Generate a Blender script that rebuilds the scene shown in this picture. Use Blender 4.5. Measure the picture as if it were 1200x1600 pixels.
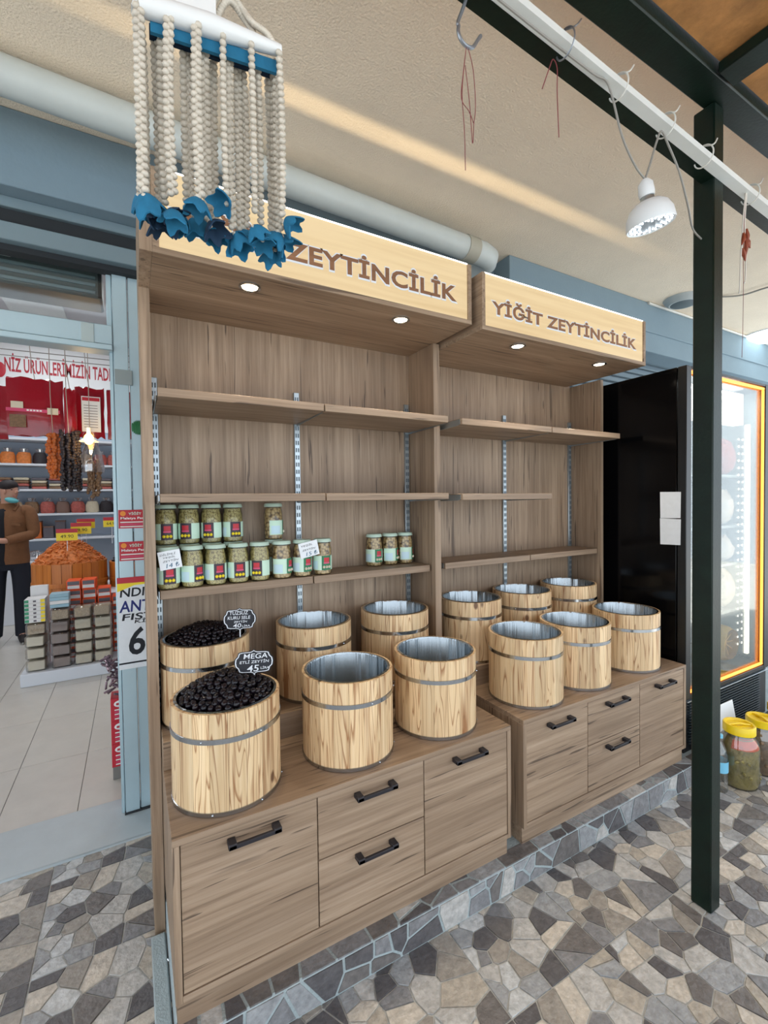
import bpy, bmesh, math, random
from mathutils import Vector, Matrix
R = math.radians
rnd = random.Random(7)
for o in list(bpy.data.objects): bpy.data.objects.remove(o)
S = bpy.context.scene
C = S.collection
# ------------------------------------------------------------------ camera
cam = bpy.data.cameras.new('camera'); co = bpy.data.objects.new('camera', cam); C.objects.link(co)
cam.sensor_fit = 'VERTICAL'; cam.sensor_height = 36.0; cam.sensor_width = 27.0
cam.lens = 705.12 * 36.0 / 1600.0; cam.clip_start = .02; cam.clip_end = 200
YAW, PIT, ROL = R(29.1346), R(1.39174), R(-.75186)
co.matrix_world = Matrix.Translation((0, 0, 1.5)) @ Matrix.Rotation(-YAW, 4, 'Z') @ Matrix.Rotation(R(90) - PIT, 4, 'X') @ Matrix.Rotation(ROL, 4, 'Z')
S.camera = co
# ------------------------------------------------------------------ world, exposure
S.view_settings.view_transform = 'Standard'; S.view_settings.look = 'None'
S.view_settings.exposure = 0.0; S.view_settings.gamma = 1.0; S.view_settings.use_curve_mapping = False
W = bpy.data.worlds.new('overcast_sky'); S.world = W; W.use_nodes = True
bgn = W.node_tree.nodes['Background']; bgn.inputs[0].default_value = (.80, .90, 1.0, 1); bgn.inputs[1].default_value = 2.55
sun = bpy.data.lights.new('sun', 'SUN'); sun.energy = 12.0; sun.angle = R(3); sun.color = (1, .93, .84)
sno = bpy.data.objects.new('sun', sun); C.objects.link(sno); sno.rotation_euler = (R(-16), R(6), 0)   # high sun on the open street behind the camera

def lin(c):
    return tuple(((v / 255) / 12.92 if v / 255 <= .04045 else ((v / 255 + .055) / 1.055) ** 2.4) for v in c)
# ------------------------------------------------------------------ materials
M = {}
def base_mat(name):
    m = bpy.data.materials.new(name); m.use_nodes = True; M[name] = m
    return m, m.node_tree.nodes, m.node_tree.links, m.node_tree.nodes['Principled BSDF']
def mat(name, col, rough=.5, metal=0.0, emit=0.0, bump=0.0, bscale=200, vary=0.0, vscale=8, spec=.5, coat=0.0, alpha=None, aniso=0.0):
    m, N, L, b = base_mat(name)
    c = lin(col); b.inputs['Base Color'].default_value = (*c, 1); b.inputs['Roughness'].default_value = rough
    b.inputs['Metallic'].default_value = metal; b.inputs['Specular IOR Level'].default_value = spec
    b.inputs['Coat Weight'].default_value = coat
    if emit: b.inputs['Emission Color'].default_value = (*c, 1); b.inputs['Emission Strength'].default_value = emit
    if alpha is not None: b.inputs['Alpha'].default_value = alpha
    if vary or bump:
        tc = N.new('ShaderNodeTexCoord')
    if vary:
        oi = N.new('ShaderNodeObjectInfo'); ad = N.new('ShaderNodeVectorMath'); ad.operation = 'ADD'
        ml = N.new('ShaderNodeMath'); ml.operation = 'MULTIPLY'; ml.inputs[1].default_value = 37.0
        L.new(oi.outputs['Random'], ml.inputs[0]); L.new(tc.outputs['Object'], ad.inputs[0]); L.new(ml.outputs[0], ad.inputs[1])
        n = N.new('ShaderNodeTexNoise'); n.inputs['Scale'].default_value = vscale; n.inputs['Detail'].default_value = 6; n.inputs['Roughness'].default_value = .65
        L.new(ad.outputs[0], n.inputs['Vector'])
        r = N.new('ShaderNodeValToRGB'); r.color_ramp.elements[0].position = .3; r.color_ramp.elements[1].position = .72
        r.color_ramp.elements[0].color = (*[v * (1 - vary) for v in c], 1); r.color_ramp.elements[1].color = (*[min(1, v * (1 + vary)) for v in c], 1)
        L.new(n.outputs['Fac'], r.inputs[0]); L.new(r.outputs[0], b.inputs['Base Color'])
    if bump:
        n2 = N.new('ShaderNodeTexNoise'); n2.inputs['Scale'].default_value = bscale; n2.inputs['Detail'].default_value = 4
        L.new(tc.outputs['Object'], n2.inputs['Vector'])
        bp = N.new('ShaderNodeBump'); bp.inputs['Strength'].default_value = bump; bp.inputs['Distance'].default_value = .01
        L.new(n2.outputs['Fac'], bp.inputs['Height']); L.new(bp.outputs[0], b.inputs['Normal'])
    return m
def wood(name, axis, dark, mid, light, rough=.5, fine=60, crack=.5, crackcol=(60, 44, 34), rings=0.0, ringcol=(150, 92, 45), knots=0.0, tone=0.0):
    """grain runs along axis (0,1,2)"""
    m, N, L, b = base_mat(name); b.inputs['Roughness'].default_value = rough
    tc = N.new('ShaderNodeTexCoord'); oi = N.new('ShaderNodeObjectInfo')
    ml = N.new('ShaderNodeMath'); ml.operation = 'MULTIPLY'; ml.inputs[1].default_value = 53.0; L.new(oi.outputs['Random'], ml.inputs[0])
    ad = N.new('ShaderNodeVectorMath'); ad.operation = 'ADD'; L.new(tc.outputs['Object'], ad.inputs[0]); L.new(ml.outputs[0], ad.inputs[1])
    def mapped(s_across, s_along):
        mp = N.new('ShaderNodeMapping'); sc = [s_across] * 3; sc[axis] = s_along; mp.inputs['Scale'].default_value = sc
        L.new(ad.outputs[0], mp.inputs[0]); return mp.outputs[0]
    def noise(vec, detail=5, rg=.6, dist=0.0):
        n = N.new('ShaderNodeTexNoise'); n.inputs['Scale'].default_value = 1; n.inputs['Detail'].default_value = detail
        n.inputs['Roughness'].default_value = rg; n.inputs['Distortion'].default_value = dist; L.new(vec, n.inputs['Vector']); return n.outputs['Fac']
    def ramp(fac, stops):
        r = N.new('ShaderNodeValToRGB'); e = r.color_ramp.elements
        while len(e) < len(stops): e.new(.5)
        for k, (p, c) in enumerate(stops): e[k].position = p; e[k].color = (*c, 1)
        L.new(fac, r.inputs[0]); return r.outputs[0]
    def mix(fac, a, c2):
        x = N.new('ShaderNodeMix'); x.data_type = 'RGBA'
        if hasattr(fac, 'links'): L.new(fac, x.inputs[0])
        else: x.inputs[0].default_value = fac
        L.new(a, x.inputs[6])
        if hasattr(c2, 'links'): L.new(c2, x.inputs[7])
        else: x.inputs[7].default_value = (*c2, 1)
        return x.outputs[2]
    g = noise(mapped(fine, fine * .03), 6, .65, .3)
    col = ramp(g, [(.28, lin(dark)), (.5, lin(mid)), (.75, lin(light))])
    big = noise(mapped(fine * .11, fine * .012), 3, .5, .6)
    col = mix(ramp(big, [(.35, (0, 0, 0)), (.65, (.55, .55, .55))]), col, lin(dark))
    if crack:
        ck = noise(mapped(fine * 1.3, fine * .05), 2, .5, .35)
        col = mix(ramp(ck, [(.665, (0, 0, 0)), (.70, (crack, crack, crack))]), col, lin(crackcol))
        ck2 = noise(mapped(fine * .5, fine * .022), 2, .5, .3)
        col = mix(ramp(ck2, [(.67, (0, 0, 0)), (.71, (crack * .8,) * 3)]), col, lin(crackcol))
    if rings:
        wv = N.new('ShaderNodeTexNoise'); wv.inputs['Scale'].default_value = 1; wv.inputs['Detail'].default_value = 1; wv.inputs['Distortion'].default_value = .5
        L.new(mapped(26, 1.6), wv.inputs['Vector'])
        mm = N.new('ShaderNodeMath'); mm.operation = 'MULTIPLY'; mm.inputs[1].default_value = 9; L.new(wv.outputs['Fac'], mm.inputs[0])
        fr = N.new('ShaderNodeMath'); fr.operation = 'FRACT'; L.new(mm.outputs[0], fr.inputs[0])
        col = mix(ramp(fr.outputs[0], [(.70, (0, 0, 0)), (.92, (rings, rings, rings)), (1.0, (0, 0, 0))]), col, lin(ringcol))
        br = noise(mapped(20, 1.5), 2, .5, .4)
        col = mix(ramp(br, [(.58, (0, 0, 0)), (.72, (rings, rings, rings))]), col, lin(ringcol))
    if knots:
        vr = N.new('ShaderNodeTexVoronoi'); vr.inputs['Scale'].default_value = 1; L.new(mapped(9, 5), vr.inputs['Vector'])
        col = mix(ramp(vr.outputs['Distance'], [(.0, (knots,) * 3), (.075, (knots,) * 3), (.12, (0, 0, 0))]), col, lin((95, 60, 38)))
    if tone:
        hs = N.new('ShaderNodeHueSaturation'); mr = N.new('ShaderNodeMapRange'); mr.inputs['To Min'].default_value = 1 - tone; mr.inputs['To Max'].default_value = 1 + tone
        L.new(oi.outputs['Random'], mr.inputs[0]); L.new(mr.outputs[0], hs.inputs['Value']); L.new(col, hs.inputs['Color']); col = hs.outputs[0]
    L.new(col, b.inputs['Base Color'])
    bp = N.new('ShaderNodeBump'); bp.inputs['Strength'].default_value = .12; bp.inputs['Distance'].default_value = .002
    L.new(g, bp.inputs['Height']); L.new(bp.outputs[0], b.inputs['Normal'])
    return m
OAK = ((120, 99, 80), (156, 133, 110), (184, 161, 138))
wood('oak_vertical', 2, *OAK, crack=.75)
wood('oak_horizontal', 0, *OAK, crack=.75)
wood('oak_depth', 1, *OAK, crack=.6)
wood('pine', 2, (204, 172, 130), (226, 198, 156), (236, 214, 178), rough=.45, fine=80, crack=.55, crackcol=(128, 78, 42), rings=.85, ringcol=(142, 90, 48), knots=.9, tone=.14)
wood('pine_rim', 2, (214, 178, 132), (230, 198, 152), (242, 216, 176), rough=.5, fine=60, crack=0)
wood('letter_wood', 0, (120, 82, 56), (140, 98, 68), (156, 112, 80), rough=.6, fine=50, crack=.2)
mat('osb', (168, 118, 66), .8, vary=.42, vscale=7, bump=.3, bscale=30)
wood('orange_wood', 2, (176, 98, 34), (204, 122, 46), (220, 142, 62), rough=.4, fine=40, crack=.1)
mat('steel', (180, 184, 188), .18, 1.0)
m_, N_, L_, b_ = base_mat('steel_liner'); b_.inputs['Base Color'].default_value = (.34, .37, .39, 1); b_.inputs['Metallic'].default_value = 1; b_.inputs['Roughness'].default_value = .24
tc_ = N_.new('ShaderNodeTexCoord'); mp_ = N_.new('ShaderNodeMapping'); mp_.inputs['Scale'].default_value = (34, 34, .6); L_.new(tc_.outputs['Object'], mp_.inputs[0])
n_ = N_.new('ShaderNodeTexNoise'); n_.inputs['Scale'].default_value = 1; n_.inputs['Detail'].default_value = 3; L_.new(mp_.outputs[0], n_.inputs['Vector'])
bp_ = N_.new('ShaderNodeBump'); bp_.inputs['Strength'].default_value = .55; bp_.inputs['Distance'].default_value = .02; L_.new(n_.outputs['Fac'], bp_.inputs['Height']); L_.new(bp_.outputs[0], b_.inputs['Normal'])
mat('zinc', (176, 186, 192), .35, .9)
mat('slot', (92, 104, 112), .6)
mat('black_handle', (34, 32, 38), .45)
mat('joint_dark', (46, 36, 30), .9)
mat('plaster', (238, 222, 200), .9, bump=.55, bscale=120, vary=.05, vscale=3)
mat('beam_paint', (120, 140, 152), .8, bump=.08, bscale=60, vary=.05, vscale=3)
mat('pipe_paint', (186, 192, 190), .45, vary=.05, vscale=6)
mat('pipe_collar', (164, 160, 146), .6)
mat('green_paint', (9, 27, 20), .42, spec=.3, vary=.35, vscale=14, bump=.06, bscale=90)
mat('trunking', (214, 218, 216), .5, vary=.04, vscale=10)
mat('mortar', (184, 186, 184), .9, bump=.4, bscale=160, vary=.12, vscale=18)
mat('step_mortar', (164, 176, 178), .9, bump=.4, bscale=160, vary=.1, vscale=20)
STONE = []
for i, c in enumerate([(90, 88, 90), (128, 128, 130), (150, 152, 154), (180, 178, 174), (192, 184, 172), (172, 164, 152), (108, 104, 102), (188, 190, 190), (150, 144, 136)]):
    STONE.append(mat('stone_%d' % i, c, .42, vary=.30, vscale=38, bump=.45, bscale=55))
mat('sill_marble', (178, 188, 192), .35, vary=.06, vscale=7)
mat('shop_tile', (200, 196, 188), .28, vary=.05, vscale=8)
mat('grout', (120, 118, 114), .9)
mat('street', (120, 120, 120), .9)
mat('alu', (176, 198, 206), .38, .25, vary=.04, vscale=4)
mat('alu_dark', (120, 138, 146), .45, .2)
mat('shutter', (104, 120, 130), .5, .3)
mat('dark_gap', (34, 38, 42), .8)
mat('ac_grey', (84, 96, 100), .5)
mat('shop_wall', (206, 202, 206), .8)
mat('shop_panel', (176, 190, 206), .6)
mat('shelf_white', (214, 218, 224), .5)
mat('baseboard_red', (110, 36, 56), .6)
mat('white_card', (232, 234, 234), .6)
mat('paper', (226, 230, 234), .7, vary=.04, vscale=30)
mat('ink', (22, 26, 34), .7); mat('ink_blue', (30, 40, 110), .7); mat('ink_teal', (30, 90, 120), .7)
mat('red_print', (186, 34, 50), .5); mat('red_text', (178, 40, 54), .6); mat('red_bag', (150, 14, 30), .25, coat=.4, bump=.5, bscale=9)
mat('yellow_print', (240, 214, 40), .5); mat('orange_print', (232, 140, 40), .5); mat('green_print', (60, 150, 110), .5)
mat('pink_print', (206, 70, 110), .5); mat('pale_green', (196, 222, 206), .5); mat('white_text', (240, 240, 240), .6)
mat('orange_box', (236, 84, 32), .4); mat('box_grey', (92, 86, 92), .4); mat('carton_white', (226, 224, 222), .5)
mat('cream', (212, 202, 180), .6); mat('cocoa', (120, 92, 80), .6); mat('beige_wafer', (198, 186, 160), .6, vary=.1, vscale=40)
mat('nuts', (176, 154, 124), .6, vary=.4, vscale=120); mat('lt_blue_box', (150, 184, 198), .5)
mat('dried_orange', (196, 96, 24), .5, vary=.3, vscale=60); mat('dried_dark', (38, 30, 34), .5, vary=.4, vscale=60)
mat('dried_brown', (120, 90, 62), .5, vary=.4, vscale=60)
mat('snack', (206, 118, 52), .55, vary=.25, vscale=30)
mat('lid_green', (186, 208, 192), .35); mat('label_green', (34, 112, 74), .5); mat('label_light', (198, 226, 206), .5)
mat('label_dark', (52, 40, 52), .5); mat('label_blue', (190, 216, 226), .5)
mat('chalkboard', (34, 36, 44), .7); mat('chalk', (226, 230, 236), .8)
mat('fridge_black', (7, 7, 9), .14, spec=.22); mat('fridge_frame', (18, 20, 22), .4); mat('grille', (40, 50, 54), .45, .3)
mat('fridge_inner', (150, 162, 162), .5); mat('meat', (168, 84, 74), .5, vary=.35, vscale=30); mat('package', (214, 196, 176), .35, vary=.25, vscale=22)
mat('fridge_tray', (150, 160, 160), .35, .5); mat('yellow_plastic', (214, 168, 60), .4)
mat('amber_glow', (255, 150, 60), .5, emit=2.2); mat('white_glow', (255, 252, 246), .5, emit=3.0); mat('led_glow', (255, 246, 230), .5, emit=3.0)
mat('lid_yellow', (238, 206, 24), .35); mat('pickle', (136, 124, 70), .5, vary=.5, vscale=26); mat('pickle_dark', (120, 96, 70), .5, vary=.5, vscale=26)
mat('pickle_red', (206, 84, 40), .5, vary=.3, vscale=30); mat('water_blue', (120, 190, 220), .3)
mat('bead', (200, 192, 178), .35, vary=.14, vscale=40); mat('felt', (24, 104, 140), .85, vary=.2, vscale=30); mat('felt_shaded', (18, 48, 74), .85)  # darker felt is the blue felt with shade put into its colour
mat('foam_white', (224, 226, 226), .5)
mat('wire_metal', (150, 156, 164), .35, .8); mat('wire_white', (206, 206, 200), .5); mat('wire_grey', (140, 138, 132), .6)
mat('thread_red', (120, 52, 56), .8); mat('thread_white', (212, 206, 196), .8); mat('pepper', (132, 60, 36), .5)
mat('bulb_white', (216, 220, 222), .4); mat('bulb_face', (150, 160, 168), .35)
mat('led_dot', (240, 248, 255), .5, emit=3.5)
mat('spot_glow', (255, 240, 214), .5, emit=14.0)
mat('ceiling_glow', (240, 252, 255), .5, emit=5.0)
mat('bulb_glow', (255, 190, 90), .5, emit=12.0)
mat('skin', (186, 140, 118), .6); mat('hair', (32, 24, 26), .7); mat('jacket', (116, 78, 48), .85, vary=.12, vscale=30)
mat('shirt', (14, 16, 24), .85); mat('trousers', (18, 22, 34), .85); mat('shoe', (28, 22, 24), .6); mat('sole', (150, 148, 144), .7); mat('mask', (96, 178, 184), .7)
mat('eye', (30, 22, 20), .4); mat('tape', (176, 190, 190), .3); mat('duct_tape', (140, 150, 150), .4); mat('leaf_green', (30, 110, 60), .4)
mat('purple_foil', (130, 110, 120), .25, .5, vary=.4, vscale=60)
mat('cardboard', (178, 128, 66), .8); mat('rope', (170, 160, 150), .8)
mat('lamp_housing', (170, 178, 180), .5)

def olive_mat(name, c1, c2, rough):
    m, N, L, b = base_mat(name); b.inputs['Roughness'].default_value = rough; b.inputs['Specular IOR Level'].default_value = .32
    tc = N.new('ShaderNodeTexCoord'); oi = N.new('ShaderNodeObjectInfo')
    n = N.new('ShaderNodeTexNoise'); n.inputs['Scale'].default_value = 160; L.new(tc.outputs['Object'], n.inputs['Vector'])
    mx = N.new('ShaderNodeMix'); mx.data_type = 'RGBA'; L.new(oi.outputs['Random'], mx.inputs[0]); mx.inputs[6].default_value = (*lin(c1), 1); mx.inputs[7].default_value = (*lin(c2), 1)
    L.new(mx.outputs[2], b.inputs['Base Color'])
    bp = N.new('ShaderNodeBump'); bp.inputs['Strength'].default_value = .35; bp.inputs['Distance'].default_value = .003; L.new(n.outputs['Fac'], bp.inputs['Height']); L.new(bp.outputs[0], b.inputs['Normal'])
olive_mat('black_olive', (12, 10, 18), (28, 19, 24), .2)
def voro_mat(name, c1, c2, gap, scale, rough=.4):
    m, N, L, b = base_mat(name); b.inputs['Roughness'].default_value = rough
    tc = N.new('ShaderNodeTexCoord'); v = N.new('ShaderNodeTexVoronoi'); v.inputs['Scale'].default_value = scale; L.new(tc.outputs['Object'], v.inputs['Vector'])
    r = N.new('ShaderNodeValToRGB'); e = r.color_ramp.elements; e[0].position = 0; e[0].color = (*lin(c2), 1); e[1].position = .8; e[1].color = (*lin(gap), 1)
    k = e.new(.45); k.color = (*lin(c1), 1); L.new(v.outputs['Distance'], r.inputs[0]); L.new(r.outputs[0], b.inputs['Base Color'])
    bp = N.new('ShaderNodeBump'); bp.invert = True; bp.inputs['Strength'].default_value = .6; bp.inputs['Distance'].default_value = .004; L.new(v.outputs['Distance'], bp.inputs['Height']); L.new(bp.outputs[0], b.inputs['Normal'])
voro_mat('jar_olives', (178, 150, 104), (206, 182, 138), (80, 56, 36), 80)
voro_mat('jar_rings', (188, 174, 116), (70, 58, 32), (120, 104, 62), 105)
def sign_mat(name):
    m, N, L, b = base_mat(name); b.inputs['Roughness'].default_value = .3
    tc = N.new('ShaderNodeTexCoord'); mp = N.new('ShaderNodeMapping'); mp.inputs['Scale'].default_value = (1.5, 10, 40); L.new(tc.outputs['Object'], mp.inputs[0])
    n = N.new('ShaderNodeTexNoise'); n.inputs['Scale'].default_value = 1; n.inputs['Detail'].default_value = 4; L.new(mp.outputs[0], n.inputs['Vector'])
    r = N.new('ShaderNodeValToRGB'); e = r.color_ramp.elements; e[0].position = .28; e[0].color = (*lin((224, 192, 140)), 1); e[1].position = .6; e[1].color = (*lin((244, 218, 170)), 1)
    L.new(n.outputs['Fac'], r.inputs[0]); b.inputs['Base Color'].default_value = (.30, .23, .14, 1); L.new(r.outputs[0], b.inputs['Emission Color']); b.inputs['Emission Strength'].default_value = .66
sign_mat('lit_sign')
def glass_mat(name, tint=(1, 1, 1), refl=.12):
    m, N, L, b = base_mat(name); out = N['Material Output']
    t = N.new('ShaderNodeBsdfTransparent'); t.inputs[0].default_value = (*tint, 1); g = N.new('ShaderNodeBsdfGlossy'); g.inputs['Roughness'].default_value = .05
    fr = N.new('ShaderNodeLayerWeight'); fr.inputs[0].default_value = .35
    mu = N.new('ShaderNodeMath'); mu.operation = 'MULTIPLY_ADD'; mu.inputs[1].default_value = .5; mu.inputs[2].default_value = refl * .5; L.new(fr.outputs['Fresnel'], mu.inputs[0])
    mx = N.new('ShaderNodeMixShader'); L.new(mu.outputs[0], mx.inputs[0]); L.new(t.outputs[0], mx.inputs[1]); L.new(g.outputs[0], mx.inputs[2]); L.new(mx.outputs[0], out.inputs[0])
glass_mat('glass', (.97, .99, .98), .04); glass_mat('clear_plastic', (.95, .95, .93), .25); glass_mat('bag_plastic', (.93, .92, .92), .5)

# ------------------------------------------------------------------ mesh helpers
ORG = {}
class MB:
    def __init__(s): s.v = []; s.f = []
    def add(s, vs, fs):
        o = len(s.v); s.v += [tuple(v) for v in vs]; s.f += [tuple(i + o for i in f) for f in fs]; return s
    def box(s, x0, x1, y0, y1, z0, z1):
        return s.add([(x0, y0, z0), (x1, y0, z0), (x1, y1, z0), (x0, y1, z0), (x0, y0, z1), (x1, y0, z1), (x1, y1, z1), (x0, y1, z1)],
                     [(0, 3, 2, 1), (4, 5, 6, 7), (0, 1, 5, 4), (1, 2, 6, 5), (2, 3, 7, 6), (3, 0, 4, 7)])
    def bev(s, x0, x1, y0, y1, z0, z1, b=.0015):
        bm = bmesh.new(); t = MB().box(x0, x1, y0, y1, z0, z1); vs = [bm.verts.new(v) for v in t.v]
        for f in t.f: bm.faces.new([vs[i] for i in f])
        bmesh.ops.bevel(bm, geom=list(bm.edges), offset=b, segments=1, affect='EDGES', profile=.5)
        bm.verts.index_update(); s.add([v.co[:] for v in bm.verts], [[v.index for v in f.verts] for f in bm.faces]); bm.free(); return s
    def lathe(s, prof, c=(0, 0, 0), n=24, a0=0.0, a1=2 * math.pi, axis='Z', cap=True):
        full = abs(a1 - a0 - 2 * math.pi) < 1e-6; k = n if full else n + 1; vs = []
        for i in range(k):
            a = a0 + (a1 - a0) * i / n
            for r, z in prof:
                p = (r * math.cos(a), r * math.sin(a), z)
                if axis == 'Y': p = (p[0], p[2], p[1])
                if axis == 'X': p = (p[2], p[0], p[1])
                vs.append((p[0] + c[0], p[1] + c[1], p[2] + c[2]))
        m = len(prof); fs = []
        for i in range(n):
            j = (i + 1) % k
            for q in range(m - 1): fs.append((i * m + q, j * m + q, j * m + q + 1, i * m + q + 1))
        if cap and full:
            if prof[0][0] > 1e-6: fs.append(tuple(i * m for i in range(k))[::-1])
            if prof[-1][0] > 1e-6: fs.append(tuple(i * m + m - 1 for i in range(k)))
        return s.add(vs, fs)
    def tube(s, pts, r, n=6, rs=None):
        pts = [Vector(p) for p in pts]; vs = []; fs = []; up = Vector((0, 0, 1)); prev = None
        for i, p in enumerate(pts):
            t = (pts[min(i + 1, len(pts) - 1)] - pts[max(i - 1, 0)]).normalized()
            if prev is None: a = t.cross(up if abs(t.z) < .9 else Vector((1, 0, 0))).normalized()
            else: a = (prev - t * prev.dot(t)).normalized()
            prev = a; b = t.cross(a); rr = rs[i] if rs else r
            for k in range(n):
                q = 2 * math.pi * k / n; vs.append(p + (a * math.cos(q) + b * math.sin(q)) * rr)
        for i in range(len(pts) - 1):
            for k in range(n): fs.append((i * n + k, i * n + (k + 1) % n, (i + 1) * n + (k + 1) % n, (i + 1) * n + k))
        fs.append(tuple(range(n))[::-1]); fs.append(tuple(range((len(pts) - 1) * n, len(pts) * n)))
        return s.add(vs, fs)
    def ball(s, c, rx, ry=None, rz=None, seg=8, rings=6, rot=None):
        ry = ry or rx; rz = rz or rx; vs = [(0, 0, rz)]; fs = []
        for i in range(1, rings):
            a = math.pi * i / rings
            for k in range(seg):
                b = 2 * math.pi * k / seg; vs.append((rx * math.sin(a) * math.cos(b), ry * math.sin(a) * math.sin(b), rz * math.cos(a)))
        vs.append((0, 0, -rz)); e = len(vs) - 1
        for k in range(seg): fs.append((0, 1 + k, 1 + (k + 1) % seg)); fs.append((e, e - seg + (k + 1) % seg, e - seg + k))
        for i in range(rings - 2):
            for k in range(seg):
                p = 1 + i * seg; fs.append((p + k, p + seg + k, p + seg + (k + 1) % seg, p + (k + 1) % seg))
        if rot is not None: vs = [rot @ Vector(v) for v in vs]
        return s.add([(v[0] + c[0], v[1] + c[1], v[2] + c[2]) for v in vs], fs)
    def prism(s, poly, o, ux, uy, d):
        """2D polygon extruded along d (vector) from origin o in plane ux, uy"""
        o, ux, uy, d = map(Vector, (o, ux, uy, d)); n = len(poly)
        a = [o + ux * x + uy * y for x, y in poly]; vs = a + [p + d for p in a]
        fs = [tuple(range(n))[::-1], tuple(range(n, 2 * n))] + [(i, (i + 1) % n, n + (i + 1) % n, n + i) for i in range(n)]
        return s.add(vs, fs)
    def xf(s, mtx): s.v = [tuple(mtx @ Vector(v)) for v in s.v]; return s
    def mesh(s, name, m, org=(0, 0, 0), smooth=True):
        me = bpy.data.meshes.new(name); me.from_pydata([(v[0] - org[0], v[1] - org[1], v[2] - org[2]) for v in s.v], [], s.f)
        bm = bmesh.new(); bm.from_mesh(me); bmesh.ops.recalc_face_normals(bm, faces=bm.faces); bm.to_mesh(me); bm.free()
        if m: me.materials.append(M[m] if isinstance(m, str) else m)
        if smooth and len(me.polygons):
            me.polygons.foreach_set('use_smooth', [True] * len(me.polygons)); me.set_sharp_from_angle(angle=R(38))
        return me
    def build(s, name, m, parent=None, org=None, smooth=True, **props):
        if org is None: org = ORG.get(parent.name, (0, 0, 0)) if parent else (0, 0, 0)
        o = bpy.data.objects.new(name, s.mesh(name, m, org, smooth)); C.objects.link(o)
        if parent: o.parent = parent; ORG[o.name] = ORG.get(parent.name, (0, 0, 0))
        else: o.location = org; ORG[o.name] = org
        for k, v in props.items(): o[k] = v
        return o
def tag(o, label, cat, group=None, kind=None):
    o['label'] = label; o['category'] = cat
    if group: o['group'] = group
    if kind: o['kind'] = kind
    return o
def thing(name, loc, label, cat, group=None):
    o = bpy.data.objects.new(name, None); C.objects.link(o); o.location = loc; o.empty_display_size = .05; ORG[o.name] = tuple(loc)
    return tag(o, label, cat, group)
def struct(mb, name, m, label=None):
    o = mb.build(name, m, None, (0, 0, 0)); o['kind'] = 'structure'
    o['label'] = label or name.replace('_', ' '); o['category'] = 'structure'
    return o
def B(*a): return MB().box(*a)
def BV(*a): return MB().bev(*a)
def copy_tree(o, loc, label=None, rotz=None):
    r = o.copy(); C.objects.link(r); r.location = loc
    if label: r['label'] = label
    if rotz is not None: r.rotation_euler = (0, 0, rotz)
    for ch in o.children:
        c = ch.copy(); C.objects.link(c); c.parent = r
        for g in ch.children: d = g.copy(); C.objects.link(d); d.parent = c
    return r
def text_mb(body, o, ux, uy, w, h, d=.0008, off=0.0, shear=0.0, space=1.0):
    """lettering fitted into w x h at origin o in the plane ux, uy, thickness d along ux x uy"""
    cu = bpy.data.curves.new('t', 'FONT'); cu.body = body; cu.size = 1; cu.extrude = 0; cu.offset = off; cu.shear = shear; cu.space_character = space; cu.resolution_u = 3
    ob = bpy.data.objects.new('t', cu); C.objects.link(ob); bpy.context.view_layer.update()
    me = bpy.data.meshes.new_from_object(ob.evaluated_get(bpy.context.evaluated_depsgraph_get()))
    vs = [v.co.copy() for v in me.vertices]; fs = [tuple(p.vertices) for p in me.polygons]
    bpy.data.objects.remove(ob); bpy.data.curves.remove(cu); bpy.data.meshes.remove(me)
    mb = MB()
    if not vs: return mb
    x0, x1 = min(v.x for v in vs), max(v.x for v in vs); y0, y1 = min(v.y for v in vs), max(v.y for v in vs)
    o, ux, uy = Vector(o), Vector(ux), Vector(uy); n = ux.cross(uy).normalized() * d
    k = len(vs); P = [o + ux * ((v.x - x0) / (x1 - x0) * w) + uy * ((v.y - y0) / (y1 - y0) * h) for v in vs]
    cnt = {}
    for f in fs:
        for a, b in zip(f, f[1:] + f[:1]): cnt[(a, b)] = 1
    sides = [(a, b, b + k, a + k) for (a, b) in cnt if (b, a) not in cnt]
    mb.add(P + [p + n for p in P], [tuple(reversed(f)) for f in fs] + [tuple(i + k for i in f) for f in fs] + sides)
    return mb
FX, UZ = (1, 0, 0), (0, 0, 1)   # front facing -Y : ux=+X, uy=+Z gives normal -Y
def arc(c, r, a0, a1, n, plane='XZ'):
    out = []
    for i in range(n + 1):
        a = R(a0 + (a1 - a0) * i / n)
        out.append((c[0] + r * math.cos(a), c[1], c[2] + r * math.sin(a)) if plane == 'XZ' else (c[0], c[1] + r * math.cos(a), c[2] + r * math.sin(a)))
    return out
def smooth_path(pts, n=5):
    pts = [Vector(p) for p in pts]; out = []
    for i in range(len(pts) - 1):
        p0, p1, p2, p3 = pts[max(i - 1, 0)], pts[i], pts[i + 1], pts[min(i + 2, len(pts) - 1)]
        for k in range(n):
            t = k / n; out.append(.5 * ((2 * p1) + (p2 - p0) * t + (2 * p0 - 5 * p1 + 4 * p2 - p3) * t * t + (3 * p1 - p0 - 3 * p2 + p3) * t ** 3))
    return out + [pts[-1]]
def area_light(name, loc, rot, sx, sy, power, col, parent=None, spread=None):
    l = bpy.data.lights.new(name, 'AREA'); l.shape = 'RECTANGLE'; l.size = sx; l.size_y = sy; l.energy = power; l.color = col
    if spread: l.spread = spread
    o = bpy.data.objects.new(name, l); C.objects.link(o); o.location = loc; o.rotation_euler = rot
    if parent: o.parent = parent; o.location = Vector(loc) - Vector(ORG.get(parent.name, (0, 0, 0)))
    return o

# ================================================================== THE SETTING
SEY = 1.2464; SZ = .1067
CEIL = 3.10
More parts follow.
